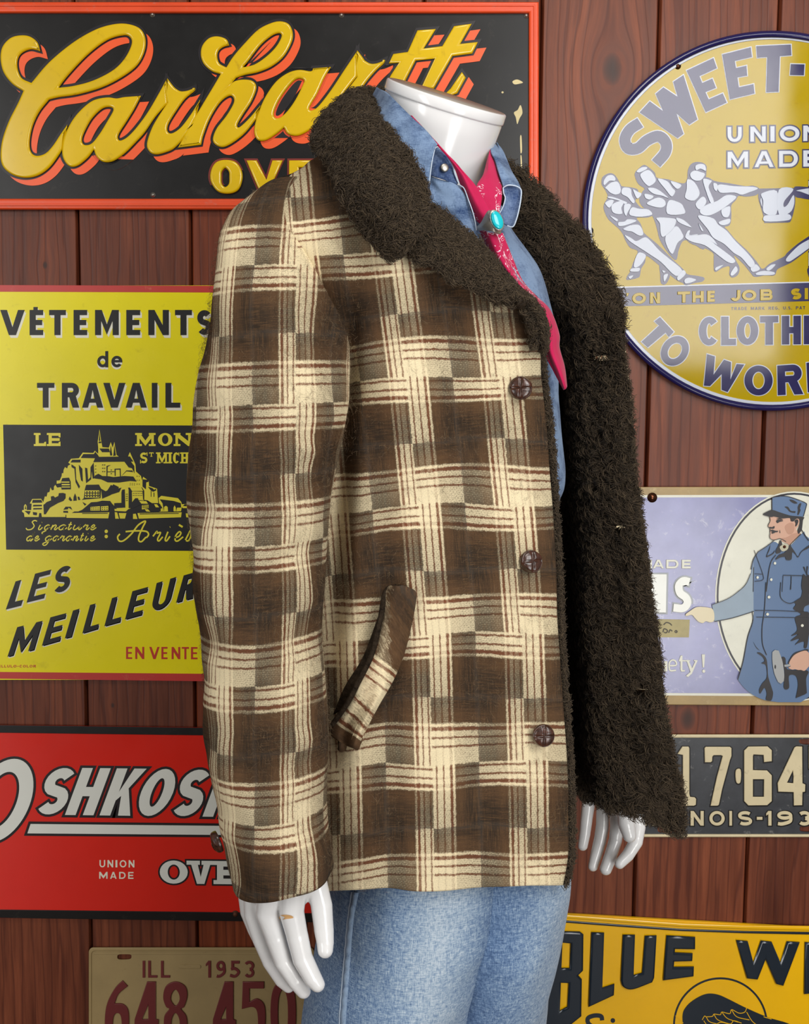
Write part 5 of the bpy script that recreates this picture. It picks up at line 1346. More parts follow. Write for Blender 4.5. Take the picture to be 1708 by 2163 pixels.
# right hand (towards the viewer), back of the hand; numbers in the 5.024x close-up of the photo
hz = dict(k=5.024, ox=420, oy=1800)
H1 = [chain('1180,60 1240,330 1300,560 1325,820 1340,960 1340,1040', Y0=-.636, Y1=-.652, r0=0, r1=0, rs=[150, 128, 122, 112, 98, 88], **hz),      # thumb
      chain('1020,100 1000,420 985,640 1040,880 1100,1130 1205,1330 1258,1405', Y0=-.650, Y1=-.655, r0=0, r1=0, rs=[150, 150, 138, 124, 116, 104, 84], **hz),   # index
      chain('800,100 760,420 725,640 815,900 900,1150 1030,1360 1110,1475', Y0=-.646, Y1=-.640, r0=0, r1=0, rs=[150, 145, 130, 120, 112, 100, 82], **hz),   # middle
      chain('640,120 600,420 590,650 660,900 760,1150 880,1350 950,1425', Y0=-.628, Y1=-.618, r0=0, r1=0, rs=[135, 135, 118, 106, 98, 86, 70], **hz),       # ring
      chain('570,150 520,400 530,620 590,800 660,960 740,1060', Y0=-.606, Y1=-.592, r0=0, r1=0, rs=[130, 118, 100, 88, 80, 66], **hz),           # little
      chain('900,-420 880,-100 860,150', Y0=-.630, Y1=-.628, r0=0, r1=0, rs=[190, 205, 230], **hz),
      chain('580,150 780,180 980,200 1180,130', Y0=-.628, Y1=-.644, r0=0, r1=0, rs=[185, 215, 215, 180], **hz),
      chain('600,380 800,420 1000,440 1110,330', Y0=-.631, Y1=-.646, r0=0, r1=0, rs=[155, 190, 180, 130], **hz),
      chain('640,540 820,590 980,600', Y0=-.626, Y1=-.640, r0=0, r1=0, rs=[120, 140, 125], **hz)]
hr = fused('right_hand', H1, M_MANNEQUIN, MAN); hr.name = 'hand'
# left hand below the flap; numbers in the 7.117x close-up
hl = dict(k=7.117, ox=1180, oy=1640)
H2 = [chain('470,200 440,430 410,660 390,850 358,1040', Y0=-.265, Y1=-.275, r0=0, r1=0, rs=[107, 105, 98, 91, 81], **hl),
      chain('700,200 665,520 655,760 620,960 560,1180 512,1350', Y0=-.272, Y1=-.290, r0=0, r1=0, rs=[111, 107, 107, 102, 93, 81], **hl),
      chain('900,200 870,540 870,780 850,960 770,1220 705,1390', Y0=-.285, Y1=-.305, r0=0, r1=0, rs=[117, 112, 109, 105, 102, 98], **hl),
      chain('1120,150 1180,500 1195,760 1160,980 1040,1180 915,1310', Y0=-.298, Y1=-.325, r0=0, r1=0, rs=[128, 117, 112, 107, 98, 84], **hl),
      chain('950,100 1000,450 1010,700 1060,890', Y0=-.318, Y1=-.335, r0=0, r1=0, rs=[128, 140, 138, 107], **hl),
      chain('760,-700 780,-250 800,100', Y0=-.275, Y1=-.283, r0=0, r1=0, rs=[222, 234, 269], **hl),
      chain('520,200 700,300 950,300 1100,200', Y0=-.270, Y1=-.298, r0=0, r1=0, rs=[140, 175, 175, 152], **hl)]
hh = fused('left_hand', H2, M_MANNEQUIN, MAN); hh.name = 'hand'
# scuff on the index knuckle of the right hand
def patch_on(name, pxs, obj, mat, parent, lift=0.0007):
    "small worn spot lying on a surface"
    dg = DEP(); bv = BVHTree.FromObject(obj, dg)
    off = wpos(obj)
    vs = []
    cpx = np.mean(pxs, axis=0)
    for x, y in list(pxs) + [tuple(cpx)]:
        d = ray(x, y).normalized()
        h = bv.ray_cast(CAM - off, d)
        if h[0] is None: return None
        vs.append(tuple(h[0] + off + h[1] * lift))
    n = len(pxs)
    return mesh_obj(name, vs, [(i, (i + 1) % n, n) for i in range(n)], mat, parent)
patch_on('scuff_mark', sm('846,694 870,668 930,662 985,672 1000,696 930,706 866,716', 5.024, 420, 1800, n=2), hr, M_SCUFF, hr)

# ------------------------------------------------------------------ jeans
JE = thing('jeans', 'light blue faded jeans on the mannequin below the jacket hem', 'jeans', (0.0, -0.47, 0.0))
zfloor = 0.003
def py_at(z, Y):
    lo, hi = 2000, 4200
    for _ in range(40):
        mid = (lo + hi) / 2
        if P(900, mid, Y).z > z: lo = mid
        else: hi = mid
    return lo
def crease(seed, amp):
    def f(nv, n):
        a = vnoise((nv, n), (10, 9), seed) * amp + vnoise((nv, n), (24, 16), seed + 1) * amp * .35
        a[:, -1] = a[:, 0]
        return a
    return f
pe = py_at(0.004, -.50); pl = py_at(0.004, -.43)
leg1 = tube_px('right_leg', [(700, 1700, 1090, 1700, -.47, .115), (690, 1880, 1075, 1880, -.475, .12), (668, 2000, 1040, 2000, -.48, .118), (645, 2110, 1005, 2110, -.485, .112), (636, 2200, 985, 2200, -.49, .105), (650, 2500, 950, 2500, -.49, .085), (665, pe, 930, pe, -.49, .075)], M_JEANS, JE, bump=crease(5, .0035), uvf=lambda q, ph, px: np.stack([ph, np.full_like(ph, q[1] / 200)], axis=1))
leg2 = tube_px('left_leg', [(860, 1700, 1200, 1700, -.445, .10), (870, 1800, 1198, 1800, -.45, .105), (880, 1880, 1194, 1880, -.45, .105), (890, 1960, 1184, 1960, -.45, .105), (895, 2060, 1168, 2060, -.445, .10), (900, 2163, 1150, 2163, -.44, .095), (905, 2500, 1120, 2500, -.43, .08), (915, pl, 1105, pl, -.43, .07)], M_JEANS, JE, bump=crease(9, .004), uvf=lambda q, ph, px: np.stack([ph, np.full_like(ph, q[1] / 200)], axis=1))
leg1.name = 'trouser_leg'; leg2.name = 'trouser_leg'
def fade_shade_attr(o, f):
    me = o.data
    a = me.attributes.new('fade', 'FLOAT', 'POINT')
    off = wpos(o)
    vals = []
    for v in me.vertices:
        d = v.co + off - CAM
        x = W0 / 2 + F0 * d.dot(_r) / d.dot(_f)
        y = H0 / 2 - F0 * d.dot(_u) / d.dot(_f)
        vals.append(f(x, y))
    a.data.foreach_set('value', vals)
# worn pale thigh, and crease shade painted dark on the left leg
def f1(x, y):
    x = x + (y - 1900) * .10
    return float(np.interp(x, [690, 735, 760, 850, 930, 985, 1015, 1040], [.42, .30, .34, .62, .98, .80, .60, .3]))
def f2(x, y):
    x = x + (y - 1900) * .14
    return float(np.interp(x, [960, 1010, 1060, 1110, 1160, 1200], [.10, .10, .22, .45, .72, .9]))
fade_shade_attr(leg1, f1); fade_shade_attr(leg2, f2)
# welded outseam of the right leg: puckered ridge
def ridge(name, pxs, obj, mat, parent, w=6, lift=0.0012, n=60, dy=None):
    "narrow strip lying on a surface along a photo line"
    bv = BVHTree.FromObject(obj, DEP()); off = wpos(obj)
    c = catmull(pxs, n)
    d = np.gradient(c, axis=0); d /= np.linalg.norm(d, axis=1)[:, None]; nn = np.stack([-d[:, 1], d[:, 0]], axis=1)
    prof = [(-1, 0.0), (-.6, .8), (0, 1.0), (.6, .8), (1, 0.0)]
    V, last = [], None
    for i in range(n):
        for s_, h in prof:
            x, y = c[i] + nn[i] * s_ * w / 2
            dr = ray(x, y).normalized()
            r_ = bv.ray_cast(CAM - off, dr)
            if r_[0] is None:
                q = last if last is not None else P(x, y, -.55)
                V.append(tuple(q)); continue
            k = lift * h * (1 + .35 * math.sin(i * 1.9))
            v = r_[0] + off + r_[1] * k - r_[1] * .0003
            last = v
            V.append(tuple(v))
    m = len(prof)
    return mesh_obj(name, V, grid_faces(n, m), mat, parent)
ridge('outseam', [(752, 1884), (742, 1935), (736, 2000), (730, 2080), (724, 2168), (712, 2400)], leg1, M_JEANSDARK, JE, w=12, lift=.0022)
ridge('seam_stitching', [(743, 1884), (735, 1935), (729, 2000), (722, 2080), (716, 2168), (704, 2400)], leg1, M_STITCH, JE, w=2.5, lift=.001)

# ------------------------------------------------------------------ denim shirt
SHT = thing('denim_shirt', 'mid blue washed denim shirt under the jacket, collar open', 'shirt', (0.03, -0.46, 0.80))
sb = tube_px('shirt_body', [(850, 425, 1058, 428, -.44, .06), (815, 455, 1070, 456, -.448, .088), (795, 490, 1080, 490, -.452, .105), (760, 572, 1133, 572, -.45, .115), (740, 646, 1161, 646, -.45, .118), (735, 709, 1172, 709, -.45, .12), (735, 780, 1178, 790, -.45, .12), (740, 850, 1180, 850, -.45, .12), (740, 950, 1183, 950, -.45, .12),
    (740, 1020, 1190, 1022, -.45, .12), (740, 1065, 1177, 1066, -.45, .12), (740, 1150, 1166, 1150, -.45, .12), (740, 1240, 1178, 1240, -.45, .12), (740, 1340, 1184, 1340, -.45, .12), (740, 1470, 1190, 1470, -.45, .12), (740, 1600, 1186, 1600, -.45, .12), (740, 1780, 1180, 1780, -.45, .115)],
    M_SHIRT, SHT, bump=crease(21, .003), uvf=lambda q, ph, px: np.stack([ph, np.full_like(ph, q[1] / 200)], axis=1))
z4 = lambda s_: [(float(a.split(',')[0]) / 5.024 + 780, float(a.split(',')[1]) / 5.024 + 140, float(a.split(',')[2])) for a in s_.split()]
rc = grid_px([z4('75,218,-.47 205,300,-.545 450,535,-.572 600,675,-.578 722,830,-.580'), z4('20,330,-.47 170,420,-.548 400,640,-.578 540,800,-.582 690,880,-.582'), z4('-10,430,-.47 90,560,-.55 290,820,-.58 450,1060,-.584 650,1060,-.584'), z4('-40,520,-.47 80,650,-.55 260,900,-.58 430,1170,-.584 630,1245,-.585')], 50, 30)
collar_r = grid_obj('collar_leaf', rc, M_SHIRT, SHT, thick=.0016, bump=vnoise((30, 50), (4, 6), 3) * .0015)
sp = grid_px([z4('690,870,-.566 745,860,-.567 830,940,-.566 885,1050,-.565 905,1130,-.565 945,1235,-.565'), z4('650,1020,-.568 740,1030,-.570 800,1090,-.570 860,1160,-.569 930,1250,-.567'), z4('600,1130,-.566 670,1165,-.570 780,1200,-.570 860,1235,-.569 935,1255,-.567')], 40, 24)
stand = grid_obj('collar_stand', sp, M_SHIRTDARK, SHT, thick=.0016, bump=vnoise((24, 40), (4, 5), 8) * .001)
pf = grid_px([z4('500,1080,-.562 660,1170,-.566 800,1215,-.568 960,1262,-.566'), z4('600,1300,-.566 800,1350,-.570 960,1330,-.571 1030,1370,-.568'), z4('700,1500,-.570 900,1550,-.574 1080,1560,-.572'), z4('850,1650,-.575 1000,1690,-.577 1132,1740,-.574'), z4('950,1850,-.575 1050,1860,-.577 1140,1830,-.574')], 44, 50)
placket = grid_obj('shirt_front', pf, M_SHIRT, SHT, thick=.0016, bump=vnoise((50, 44), (7, 5), 12) * .002)
lc = grid_px([z4('1320,800,-.488 1290,885,-.51 1335,985,-.525 1362,1085,-.535 1392,1190,-.542 1420,1290,-.545'), z4('1360,850,-.487 1370,930,-.508 1420,1060,-.528 1460,1150,-.538 1500,1230,-.545 1510,1265,-.548'), z4('1335,795,-.480 1420,900,-.495 1500,1090,-.512 1550,1180,-.525 1585,1240,-.535 1608,1300,-.54')], 40, 22)
collar_l = grid_obj('collar_leaf', lc, M_SHIRT, SHT, thick=.0016, bump=vnoise((22, 40), (3, 5), 5) * .001)
li = grid_px([z4('1415,1285,-.544 1500,1268,-.547 1608,1305,-.541'), z4('1440,1370,-.546 1520,1360,-.543 1606,1400,-.543'), z4('1425,1460,-.548 1510,1450,-.544 1592,1500,-.546'), z4('1385,1560,-.549 1470,1570,-.546 1560,1610,-.548'), z4('1400,1640,-.549 1460,1690,-.548 1525,1700,-.549')], 30, 40)
inner_l = grid_obj('collar_leaf_underside', li, M_SHIRTDARK, SHT, thick=.0012)
def cord(name, pts, mat, parent, r=.0008, n=50, seg=8):
    c = P_np(catmull(pts, n))
    d = np.gradient(c, axis=0); d /= np.linalg.norm(d, axis=1)[:, None]
    V = []
    for i in range(n):
        D = Vector(d[i]); x = D.orthogonal().normalized() if i == 0 else (x - D * x.dot(D)).normalized(); y = D.cross(x)
        for k in range(seg):
            a = 2 * math.pi * k / seg
            V.append(tuple(Vector(c[i]) + (x * math.cos(a) + y * math.sin(a)) * r))
    return mesh_obj(name, V, grid_faces(n, seg, wrap=True), mat, parent)
cord('edge_stitching', z4('690,885,-.578 668,980,-.582 650,1100,-.583 634,1240,-.584'), M_STITCH, SHT, r=.00065)
cord('edge_stitching', z4('722,832,-.572 690,880,-.578'), M_STITCH, SHT, r=.00065)
cord('edge_stitching', z4('735,868,-.570 830,950,-.570 885,1060,-.569 905,1140,-.569 945,1240,-.568'), M_STITCH, SHT, r=.0006)
cord('edge_stitching', z4('962,1265,-.570 1005,1300,-.572 1050,1420,-.574 1105,1580,-.577 1136,1740,-.578'), M_STITCH, SHT, r=.0006)
cord('edge_stitching', z4('1418,1290,-.549 1470,1262,-.551 1550,1270,-.548 1607,1310,-.545 1606,1400,-.547 1590,1500,-.550 1560,1620,-.552 1522,1702,-.552 1460,1692,-.552'), M_STITCH, SHT, r=.00065)
cord('edge_stitching', z4('1418,1292,-.549 1425,1350,-.551 1440,1400,-.551 1420,1480,-.552 1380,1560,-.553'), M_STITCH, SHT, r=.0006)

def disc_button(name, px, py, Y, R, H, mat, parent, nrm, rim=0.8, cross=0.0, n=40):
    "domed button; nrm = facing direction; cross > 0 cuts the woven cross into the dome"
    c = P(px, py, Y); N = Vector(nrm).normalized()
    X = N.cross(Vector((0, 0, 1))).normalized(); Yv = X.cross(N)
    if X.x < 0: X = -X
    V, Fc = [], []
    rows = [(1.0, 0.0), (1.03, .25), (1.0, .5), (.93, .66)] + [(.93 * math.cos(t), .66 + .34 * math.sin(t)) for t in np.linspace(.1, math.pi / 2, 14)]
    for a, h in rows:
        for k in range(n):
            t = 2 * math.pi * k / n
            x, y = a * math.cos(t), a * math.sin(t)
            hh_ = h
            if cross and h > .66:
                g = min(abs(x), abs(y))
                hh_ -= cross * math.exp(-(g / .085) ** 2)
                hh_ += .06 * (1 if (x * y > 0) else -1) * min(1, g * 4)
            V.append(tuple(c + X * x * R + Yv * y * R + N * hh_ * H))
    for i in range(len(rows) - 1):
        for k in range(n):
            Fc.append((i * n + k, i * n + (k + 1) % n, (i + 1) * n + (k + 1) % n, (i + 1) * n + k))
    return mesh_obj(name, V, Fc, mat, parent)
disc_button('button', 938, 355, -.572, .0040, .0026, M_TIN, SHT, (0.25, -1, 0.15))

# ------------------------------------------------------------------ bandana and slide
BAN = thing('bandana', 'hot pink paisley bandana knotted round the mannequin neck', 'bandana', (0.09, -0.55, 1.15))
def bgrid(name, rows, nu, nv, pr, amp=.0012, seed=2, thick=.0009):
    G = grid_px(rows, nu, nv)
    o = grid_obj(name, G, M_PINK, BAN, thick=thick, bump=vnoise((nv, nu), (6, 5), seed) * amp)
    at = o.data.attributes.new('print', 'FLOAT', 'POINT')
    g = G.reshape(-1, 3)
    at.data.foreach_set('value', [float(max(0.0, min(1.0, pr(x, y)))) for x, y, _ in g])
    return o
prn = lambda x, y: (y - 400) / 40 if y < 470 else (1.0 if y < 625 else 1 - (y - 625) / 14)
R_ = lambda *a: list(a)
bgrid('neck_fold', [R_((866, 244, -.566), (921, 303, -.574), (956, 349, -.572), (973, 393, -.566), (1000, 458, -.570), (1016, 476, -.572)),
                    R_((873, 250, -.568), (930, 312, -.577), (970, 360, -.573), (990, 400, -.576), (1015, 450, -.580), (1028, 474, -.580)),
                    R_((884, 258, -.566), (938, 318, -.575), (984, 368, -.572), (1009, 398, -.574), (1032, 440, -.578), (1046, 464, -.580))], 70, 18, lambda x, y: 0 if (x - 973) * .9 > (y - 393) * .55 - 6 else prn(x, y), seed=4)
bgrid('neck_fold', [R_((1037, 312, -.500), (1053, 356, -.525), (1060, 400, -.545), (1056, 440, -.560), (1046, 466, -.572)),
                    R_((1033, 322, -.515), (1036, 364, -.540), (1036, 400, -.556), (1042, 436, -.566), (1043, 466, -.574)),
                    R_((1030, 330, -.512), (1020, 368, -.540), (1006, 396, -.560), (1022, 436, -.570), (1036, 468, -.575))], 60, 18, lambda x, y: .9 if (x > 1046 and y > 380) or (y > 395 and x < 1020) else (.7 if 385 < y < 410 and 1008 < x < 1022 else 0), seed=6)
bgrid('tail', [R_((1010, 484, -.574), (1032, 540, -.572), (1074, 592, -.572), (1104, 622, -.568), (1136, 657, -.56), (1146, 700, -.553), (1146, 740, -.553), (1168, 785, -.55), (1189, 824, -.545)),
               R_((1032, 490, -.590), (1056, 540, -.588), (1088, 590, -.586), (1120, 624, -.580), (1150, 657, -.572), (1164, 702, -.566), (1166, 738, -.566), (1182, 782, -.562), (1194, 822, -.556)),
               R_((1062, 492, -.574), (1083, 545, -.570), (1104, 592, -.566), (1133, 624, -.56), (1162, 655, -.55), (1181, 705, -.545), (1182, 734, -.545), (1193, 775, -.54), (1198, 816, -.54))], 110, 22, prn, amp=.0022, seed=9)
SL = thing('scarf_slide', 'silver scarf slide with an oval turquoise stone on the pink bandana', 'scarf slide', tuple(P(1035, 490, -.575)))
# tapered silver band
zb = [z4('1140,1700,-.578 1180,1660,-.590 1250,1540,-.598 1300,1535,-.594 1370,1590,-.585'), z4('1142,1725,-.580 1200,1700,-.595 1290,1640,-.606 1340,1640,-.602 1400,1680,-.588'), z4('1150,1745,-.580 1220,1745,-.594 1300,1755,-.602 1350,1770,-.600 1395,1785,-.588')]
grid_obj('band', grid_px(zb, 40, 26), M_SILVER, SL, thick=.0016)
def oval_stone(name, px, py, Y, a, b, H, rot, mat, parent, nrm, n=40, flat=.55, teeth=0):
    c = P(px, py, Y); N = Vector(nrm).normalized()
    X = N.cross(Vector((0, 0, 1))).normalized()
    if X.x < 0: X = -X
    Z = Vector((0, 0, 1)); Z = (Z - N * Z.dot(N)).normalized()
    V, Fc = [], []
    rows = [(1, 0), (1, flat)] + [(math.cos(t), flat + (1 - flat) * math.sin(t)) for t in np.linspace(.15, math.pi / 2, 12)]
    for s_, h in rows:
        for k in range(n):
            t = 2 * math.pi * k / n
            q = 1 + (.05 if teeth and k % 2 else 0)
            x, y = s_ * a * q * math.cos(t), s_ * b * q * math.sin(t)
            x, y = x * math.cos(rot) - y * math.sin(rot), x * math.sin(rot) + y * math.cos(rot)
            V.append(tuple(c + X * x + Z * y + N * h * H))
    for i in range(len(rows) - 1):
        for k in range(n):
            Fc.append((i * n + k, i * n + (k + 1) % n, (i + 1) * n + (k + 1) % n, (i + 1) * n + k))
    return mesh_obj(name, V, Fc, mat, parent)
oval_stone('bezel', 1047, 466.5, -.602, .0062, .0098, .0040, .42, M_SILVER, SL, (.35, -1, .1), teeth=1)
oval_stone('turquoise', 1048, 466, -.6045, .0052, .0084, .0040, .42, M_TURQ, SL, (.35, -1, .1))
# ------------------------------------------------------------------ the jacket
JK = thing('plaid_jacket', 'brown and cream plaid wool jacket with dark shearling lining, hanging open on the mannequin', 'jacket', (0.02, -0.46, 0.74))

X0P = [(200, 790), (530, 822), (797, 857), (1073, 884), (1338, 905), (1615, 913), (1900, 918)]
def x0_at(y):
    return np.interp(y, [a for a, b in X0P], [b for a, b in X0P])
def panel_uv(g):
    x, y = g[:, 0], g[:, 1]
    u = (x - x0_at(y)) / 197.0
    sag = 6 * np.sin((x - 760) / 95.0) + 4 * np.sin((y + x) / 60.0)
    v = (y + (x - 900) * .045 + sag - 1073) / 271.5
    return np.stack([u, v], axis=1)

# --- right front, with the shoulder
def Yp(x):
    return np.interp(x, [540, 600, 640, 700, 760, 850, 1000, 1100, 1200], [-.47, -.525, -.555, -.597, -.622, -.626, -.604, -.585, -.553])
def prow(y0, xr, off=0.0, xs=(545, 600, 650, 700, 760, 850, 950, 1050), y1=None):
    y1 = y0 if y1 is None else y1
    pts = [x for x in xs if x < xr - 30] + [xr]
    return [(x, y0 + (y1 - y0) * (x - 545) / (xr - 545), float(Yp(x)) + off) for x in pts]
rows = [[(562, 394, -.57), (620, 362, -.545), (680, 325, -.52), (740, 290, -.50)],
        [(558, 430, -.60), (640, 400, -.592), (720, 375, -.578), (800, 350, -.56)],
        [(556, 490, -.61), (660, 465, -.620), (760, 450, -.617), (872, 440, -.597)],
        [(556, 570, -.595), (680, 560, -.620), (800, 560, -.630), (900, 558, -.625), (985, 556, -.605)],
        [(556, 640, -.56), (700, 640, -.608), (850, 640, -.629), (1000, 632, -.608), (1116, 630, -.583)],
        prow(735, 1138, y1=722)]
for y, xr in ((800, 1152), (900, 1164), (1000, 1172), (1100, 1178), (1200, 1183), (1300, 1187), (1400, 1193), (1500, 1199), (1600, 1206), (1700, 1211), (1800, 1210)):
    rows.append(prow(y, xr - 10))
rows.append(prow(1886, 1188, y1=1868))
NU, NV = 170, 420
GP = grid_px(rows, NU, NV)
# gentle folds of the heavy cloth
fold = vnoise((NV, NU), (9, 7), 31) * .0045 + vnoise((NV, NU), (22, 12), 32) * .0018
yy, xx = GP[..., 1], GP[..., 0]
fold += -.006 * np.exp(-((xx - (905 + (yy - 1200) * .05)) / 55) ** 2) * np.clip((yy - 900) / 500, 0, 1)
fold += .006 * np.exp(-((xx - (800 + (yy - 1200) * .03)) / 40) ** 2) * np.clip((yy - 600) / 300, 0, 1)
# dip where the sleeve presses at the armhole
fold += .022 * np.exp(-((xx - (742 - (yy - 600) * .055)) / 26) ** 2) * np.clip((yy - 580) / 200, 0, 1) * np.clip((1500 - yy) / 350, 0, 1)
front = grid_obj('front_panel', GP, M_PLAID, JK, uvf=panel_uv, thick=.006, mats=[M_PLAID, M_BACKING], bump=fold)
GPW = GP.copy()

# --- left front flap: its pile lining faces the viewer, the plaid side faces the wall
edge = [(859, 1341), (935, 1346), (1005, 1351), (1060, 1359), (1117, 1366), (1201, 1377), (1272, 1385), (1356, 1398), (1440, 1406), (1519, 1416), (1589, 1430)]
frow = [[(1030, 335, -.40), (1042, 315, -.41), (1050, 303, -.42)],
        [(1045, 378, -.405), (1070, 358, -.42), (1090, 345, -.42)],
        [(1056, 440, -.40), (1100, 415, -.425), (1149, 397, -.41)],
        [(1066, 500, -.385), (1130, 470, -.42), (1188, 446, -.405)],
        [(1080, 560, -.37), (1160, 530, -.42), (1242, 497, -.41)],
        [(1095, 620, -.35), (1190, 600, -.425), (1281, 562, -.42)],
        [(1095, 690, -.335), (1170, 680, -.36), (1240, 665, -.425), (1320, 641, -.435)],
        [(1095, 770, -.32), (1170, 765, -.345), (1245, 760, -.41), (1328, 757, -.45)]]
for y, xr in edge:
    k = (y - 859) / (1589 - 859)
    frow.append([(1095, y, -.27), (1172, y, -.25), (1198 + 36 * k, y, -.255), (1226 + 44 * k, y, -.395), (xr - 60, y, -.44), (xr, y, -.465)])
frow.append([(1098, 1590, -.28), (1175, 1612, -.27), (1228, 1632, -.29), (1285, 1650, -.405), (1390, 1665, -.45), (1447, 1673, -.467)])
frow.append([(1100, 1606, -.31), (1178, 1642, -.325), (1214, 1674, -.345), (1267, 1697, -.395), (1323, 1708, -.425), (1408, 1738, -.455), (1452, 1756, -.467)])
NF, MF = 150, 420
frow = [[(x - 8 * (i / (len(r_) - 1)) ** 2, y + (2 if k_ < 6 else 0), Y) for i, (x, y, Y) in enumerate(r_)] for k_, r_ in enumerate(frow)]
GF = grid_px(frow, NF, MF)
holes = [(1271, 757, 21, 6.0), (1309, 1115, 13, 4.6), (1358, 1460, 18, 4.6)]
def in_hole(x, y, grow=1.0):
    k = np.zeros(np.shape(x), dtype=bool)
    for cx, cy, a, b in holes:
        k |= ((x - cx) / (a * grow)) ** 2 + ((y - cy + (x - cx) * .06) / (b * grow)) ** 2 < 1
    return k
def near_hole(x, y):
    "no strand is rooted where it would fall across a buttonhole"
    k = np.zeros(np.shape(x), dtype=bool)
    for cx, cy, a, b in holes:
        k |= (np.abs(x - cx) < a + 3) & (y > cy - 27) & (y < cy + 7)
    return k
cx_ = (GF[:-1, :-1, 0] + GF[1:, 1:, 0]) / 2; cy_ = (GF[:-1, :-1, 1] + GF[1:, 1:, 1]) / 2
sk = in_hole(cx_, cy_)
wav = vnoise((MF, NF), (8, 5), 41) * .008 + vnoise((MF, NF), (20, 8), 42) * .003
wav *= np.clip((GF[..., 0] - 1120) / 120, 0, 1)
lining = grid_obj('lining', GF, M_BACKING, JK, skip=sk, bump=wav)
back_uv = lambda g: np.stack([(g[:, 0] - 1300) / 190.0, (g[:, 1] - 1073) / 270.0], axis=1)
flap = grid_obj('front_panel', GF, M_PLAID, JK, uvf=back_uv, dy=.0, bump=wav + .009, skip=sk, thick=.004)
GFW = GF.copy(); GFW[..., 2] += wav

# --- back: from the right side seam round to the flap, out of sight of the photo
def back_rows():
    L = P_np(GP[::14, 0]); R = P_np(GF[::14, 0])
    n = min(len(L), len(R))
    out = []
    for i in range(n):
        a = L[int(i * (len(L) - 1) / (n - 1))]; b = R[int(i * (len(R) - 1) / (n - 1))]
        top = i / (n - 1)
        m = (a + b) / 2
        dep = .13 * min(1, .35 + top * 2.2)
        pts = []
        for t in np.linspace(0, 1, 26):
            q = a * (1 - t) + b * t
            s = math.sin(math.pi * t)
            q = q + np.array([-.25 * dep, dep, 0]) * s
            q[2] += (0.03 * s if i == 0 else 0)
            pts.append(q)
        out.append(pts)
    return np.array(out)
BR = back_rows()
nb, mb = BR.shape[:2]
uvb = np.stack(np.meshgrid(np.linspace(0, 5, mb), np.linspace(0, 6.5, nb)), axis=-1).reshape(-1, 2)
bo = mesh_obj('back_panel', BR.reshape(-1, 3), grid_faces(nb, mb), M_PLAID, JK, uvb, mats=[M_PLAID, M_BACKING])
if sum((p.normal for p in bo.data.polygons), Vector()).y < 0:
    bo.data.flip_normals()
sol = bo.modifiers.new('thickness', 'SOLIDIFY'); sol.thickness = .006; sol.offset = -1; sol.material_offset = 1; sol.material_offset_rim = 1

# --- sleeves
def sleeve_uv(x0, per, y0=1133.0, vper=281.0, tilt=.035):
    def f(q, ph, px):
        lx, ly, rx, ry, Y, d = q
        cx, hw = (lx + rx) / 2, (rx - lx) / 2
        c0 = np.clip((x0 - cx) / hw, -.95, .95)
        arcl = hw * 1.12
        u = (math.acos(c0) - ph) * arcl / per
        yy_ = (ly + ry) / 2 + np.cos(ph) * (ry - ly) / 2
        xx_ = cx + np.cos(ph) * hw
        v = (yy_ + (xx_ - x0) * tilt - y0) / vper
        return np.stack([u, v], axis=1)
    return f
def sleeve_folds(seed, amp):
    def f(nv, n):
        a = vnoise((nv, n), (16, 8), seed) * amp + vnoise((nv, n), (34, 14), seed + 1) * amp * .4
        k = np.linspace(0, 1, n)
        w = np.clip(np.minimum(k, 1 - k) * 12, 0, 1)[None]
        b = np.clip(np.linspace(0, 1, nv) * 9, 0, 1)[:, None]
        return a * w * b
    return f
SR = [(640, 372, 735, 640, -.545, .02), (590, 376, 737, 680, -.570, .030), (556, 391, 737, 705, -.588, .036), (515, 425, 738, 735, -.60, .046), (482, 458, 739, 768, -.612, .054), (462, 505, 738, 800, -.620, .058), (448, 590, 736, 850, -.626, .060), (438, 670, 730, 890, -.629, .061), (424, 760, 722, 930, -.630, .062),
      (414, 850, 714, 970, -.631, .063), (407, 940, 706, 1010, -.632, .063), (403, 1000, 700, 1040, -.632, .063), (401, 1060, 696, 1080, -.632, .063), (403, 1130, 692, 1130, -.632, .062), (409, 1200, 687, 1200, -.632, .061), (417, 1280, 682, 1280, -.632, .061), (425, 1360, 680, 1350, -.632, .060),
      (430, 1440, 686, 1425, -.632, .060), (437, 1520, 691, 1500, -.632, .060), (448, 1600, 693, 1580, -.632, .059), (462, 1680, 690, 1660, -.632, .058), (474, 1760, 692, 1730, -.632, .058), (483, 1815, 697, 1775, -.632, .058), (494, 1862, 704, 1822, -.632, .057), (500, 1869, 704, 1828, -.632, .055), (506, 1866, 701, 1822, -.632, .051), (510, 1830, 692, 1790, -.632, .048)]
sr = tube_px('right_sleeve', SR, M_PLAID, JK, n=110, nv=330, uvf=sleeve_uv(636, 192.0), cap=False, bump=sleeve_folds(61, .0045)); sr.name = 'sleeve'
SLV = [(1150, 470, 1235, 640, -.31, .045), (1150, 560, 1262, 690, -.29, .052), (1190, 720, 1305, 760, -.265, .045), (1222, 880, 1318, 880, -.255, .04), (1236, 1040, 1332, 1040, -.25, .04), (1246, 1200, 1350, 1200, -.25, .04), (1254, 1400, 1368, 1400, -.25, .04), (1250, 1560, 1378, 1560, -.255, .04), (1240, 1640, 1372, 1650, -.262, .042), (1242, 1655, 1368, 1668, -.262, .038), (1248, 1640, 1362, 1650, -.262, .036)]
sl = tube_px('left_sleeve', SLV, M_PLAID, JK, n=72, nv=150, uvf=sleeve_uv(1270, 170.0), cap=False, bump=sleeve_folds(71, .002)); sl.name = 'sleeve'

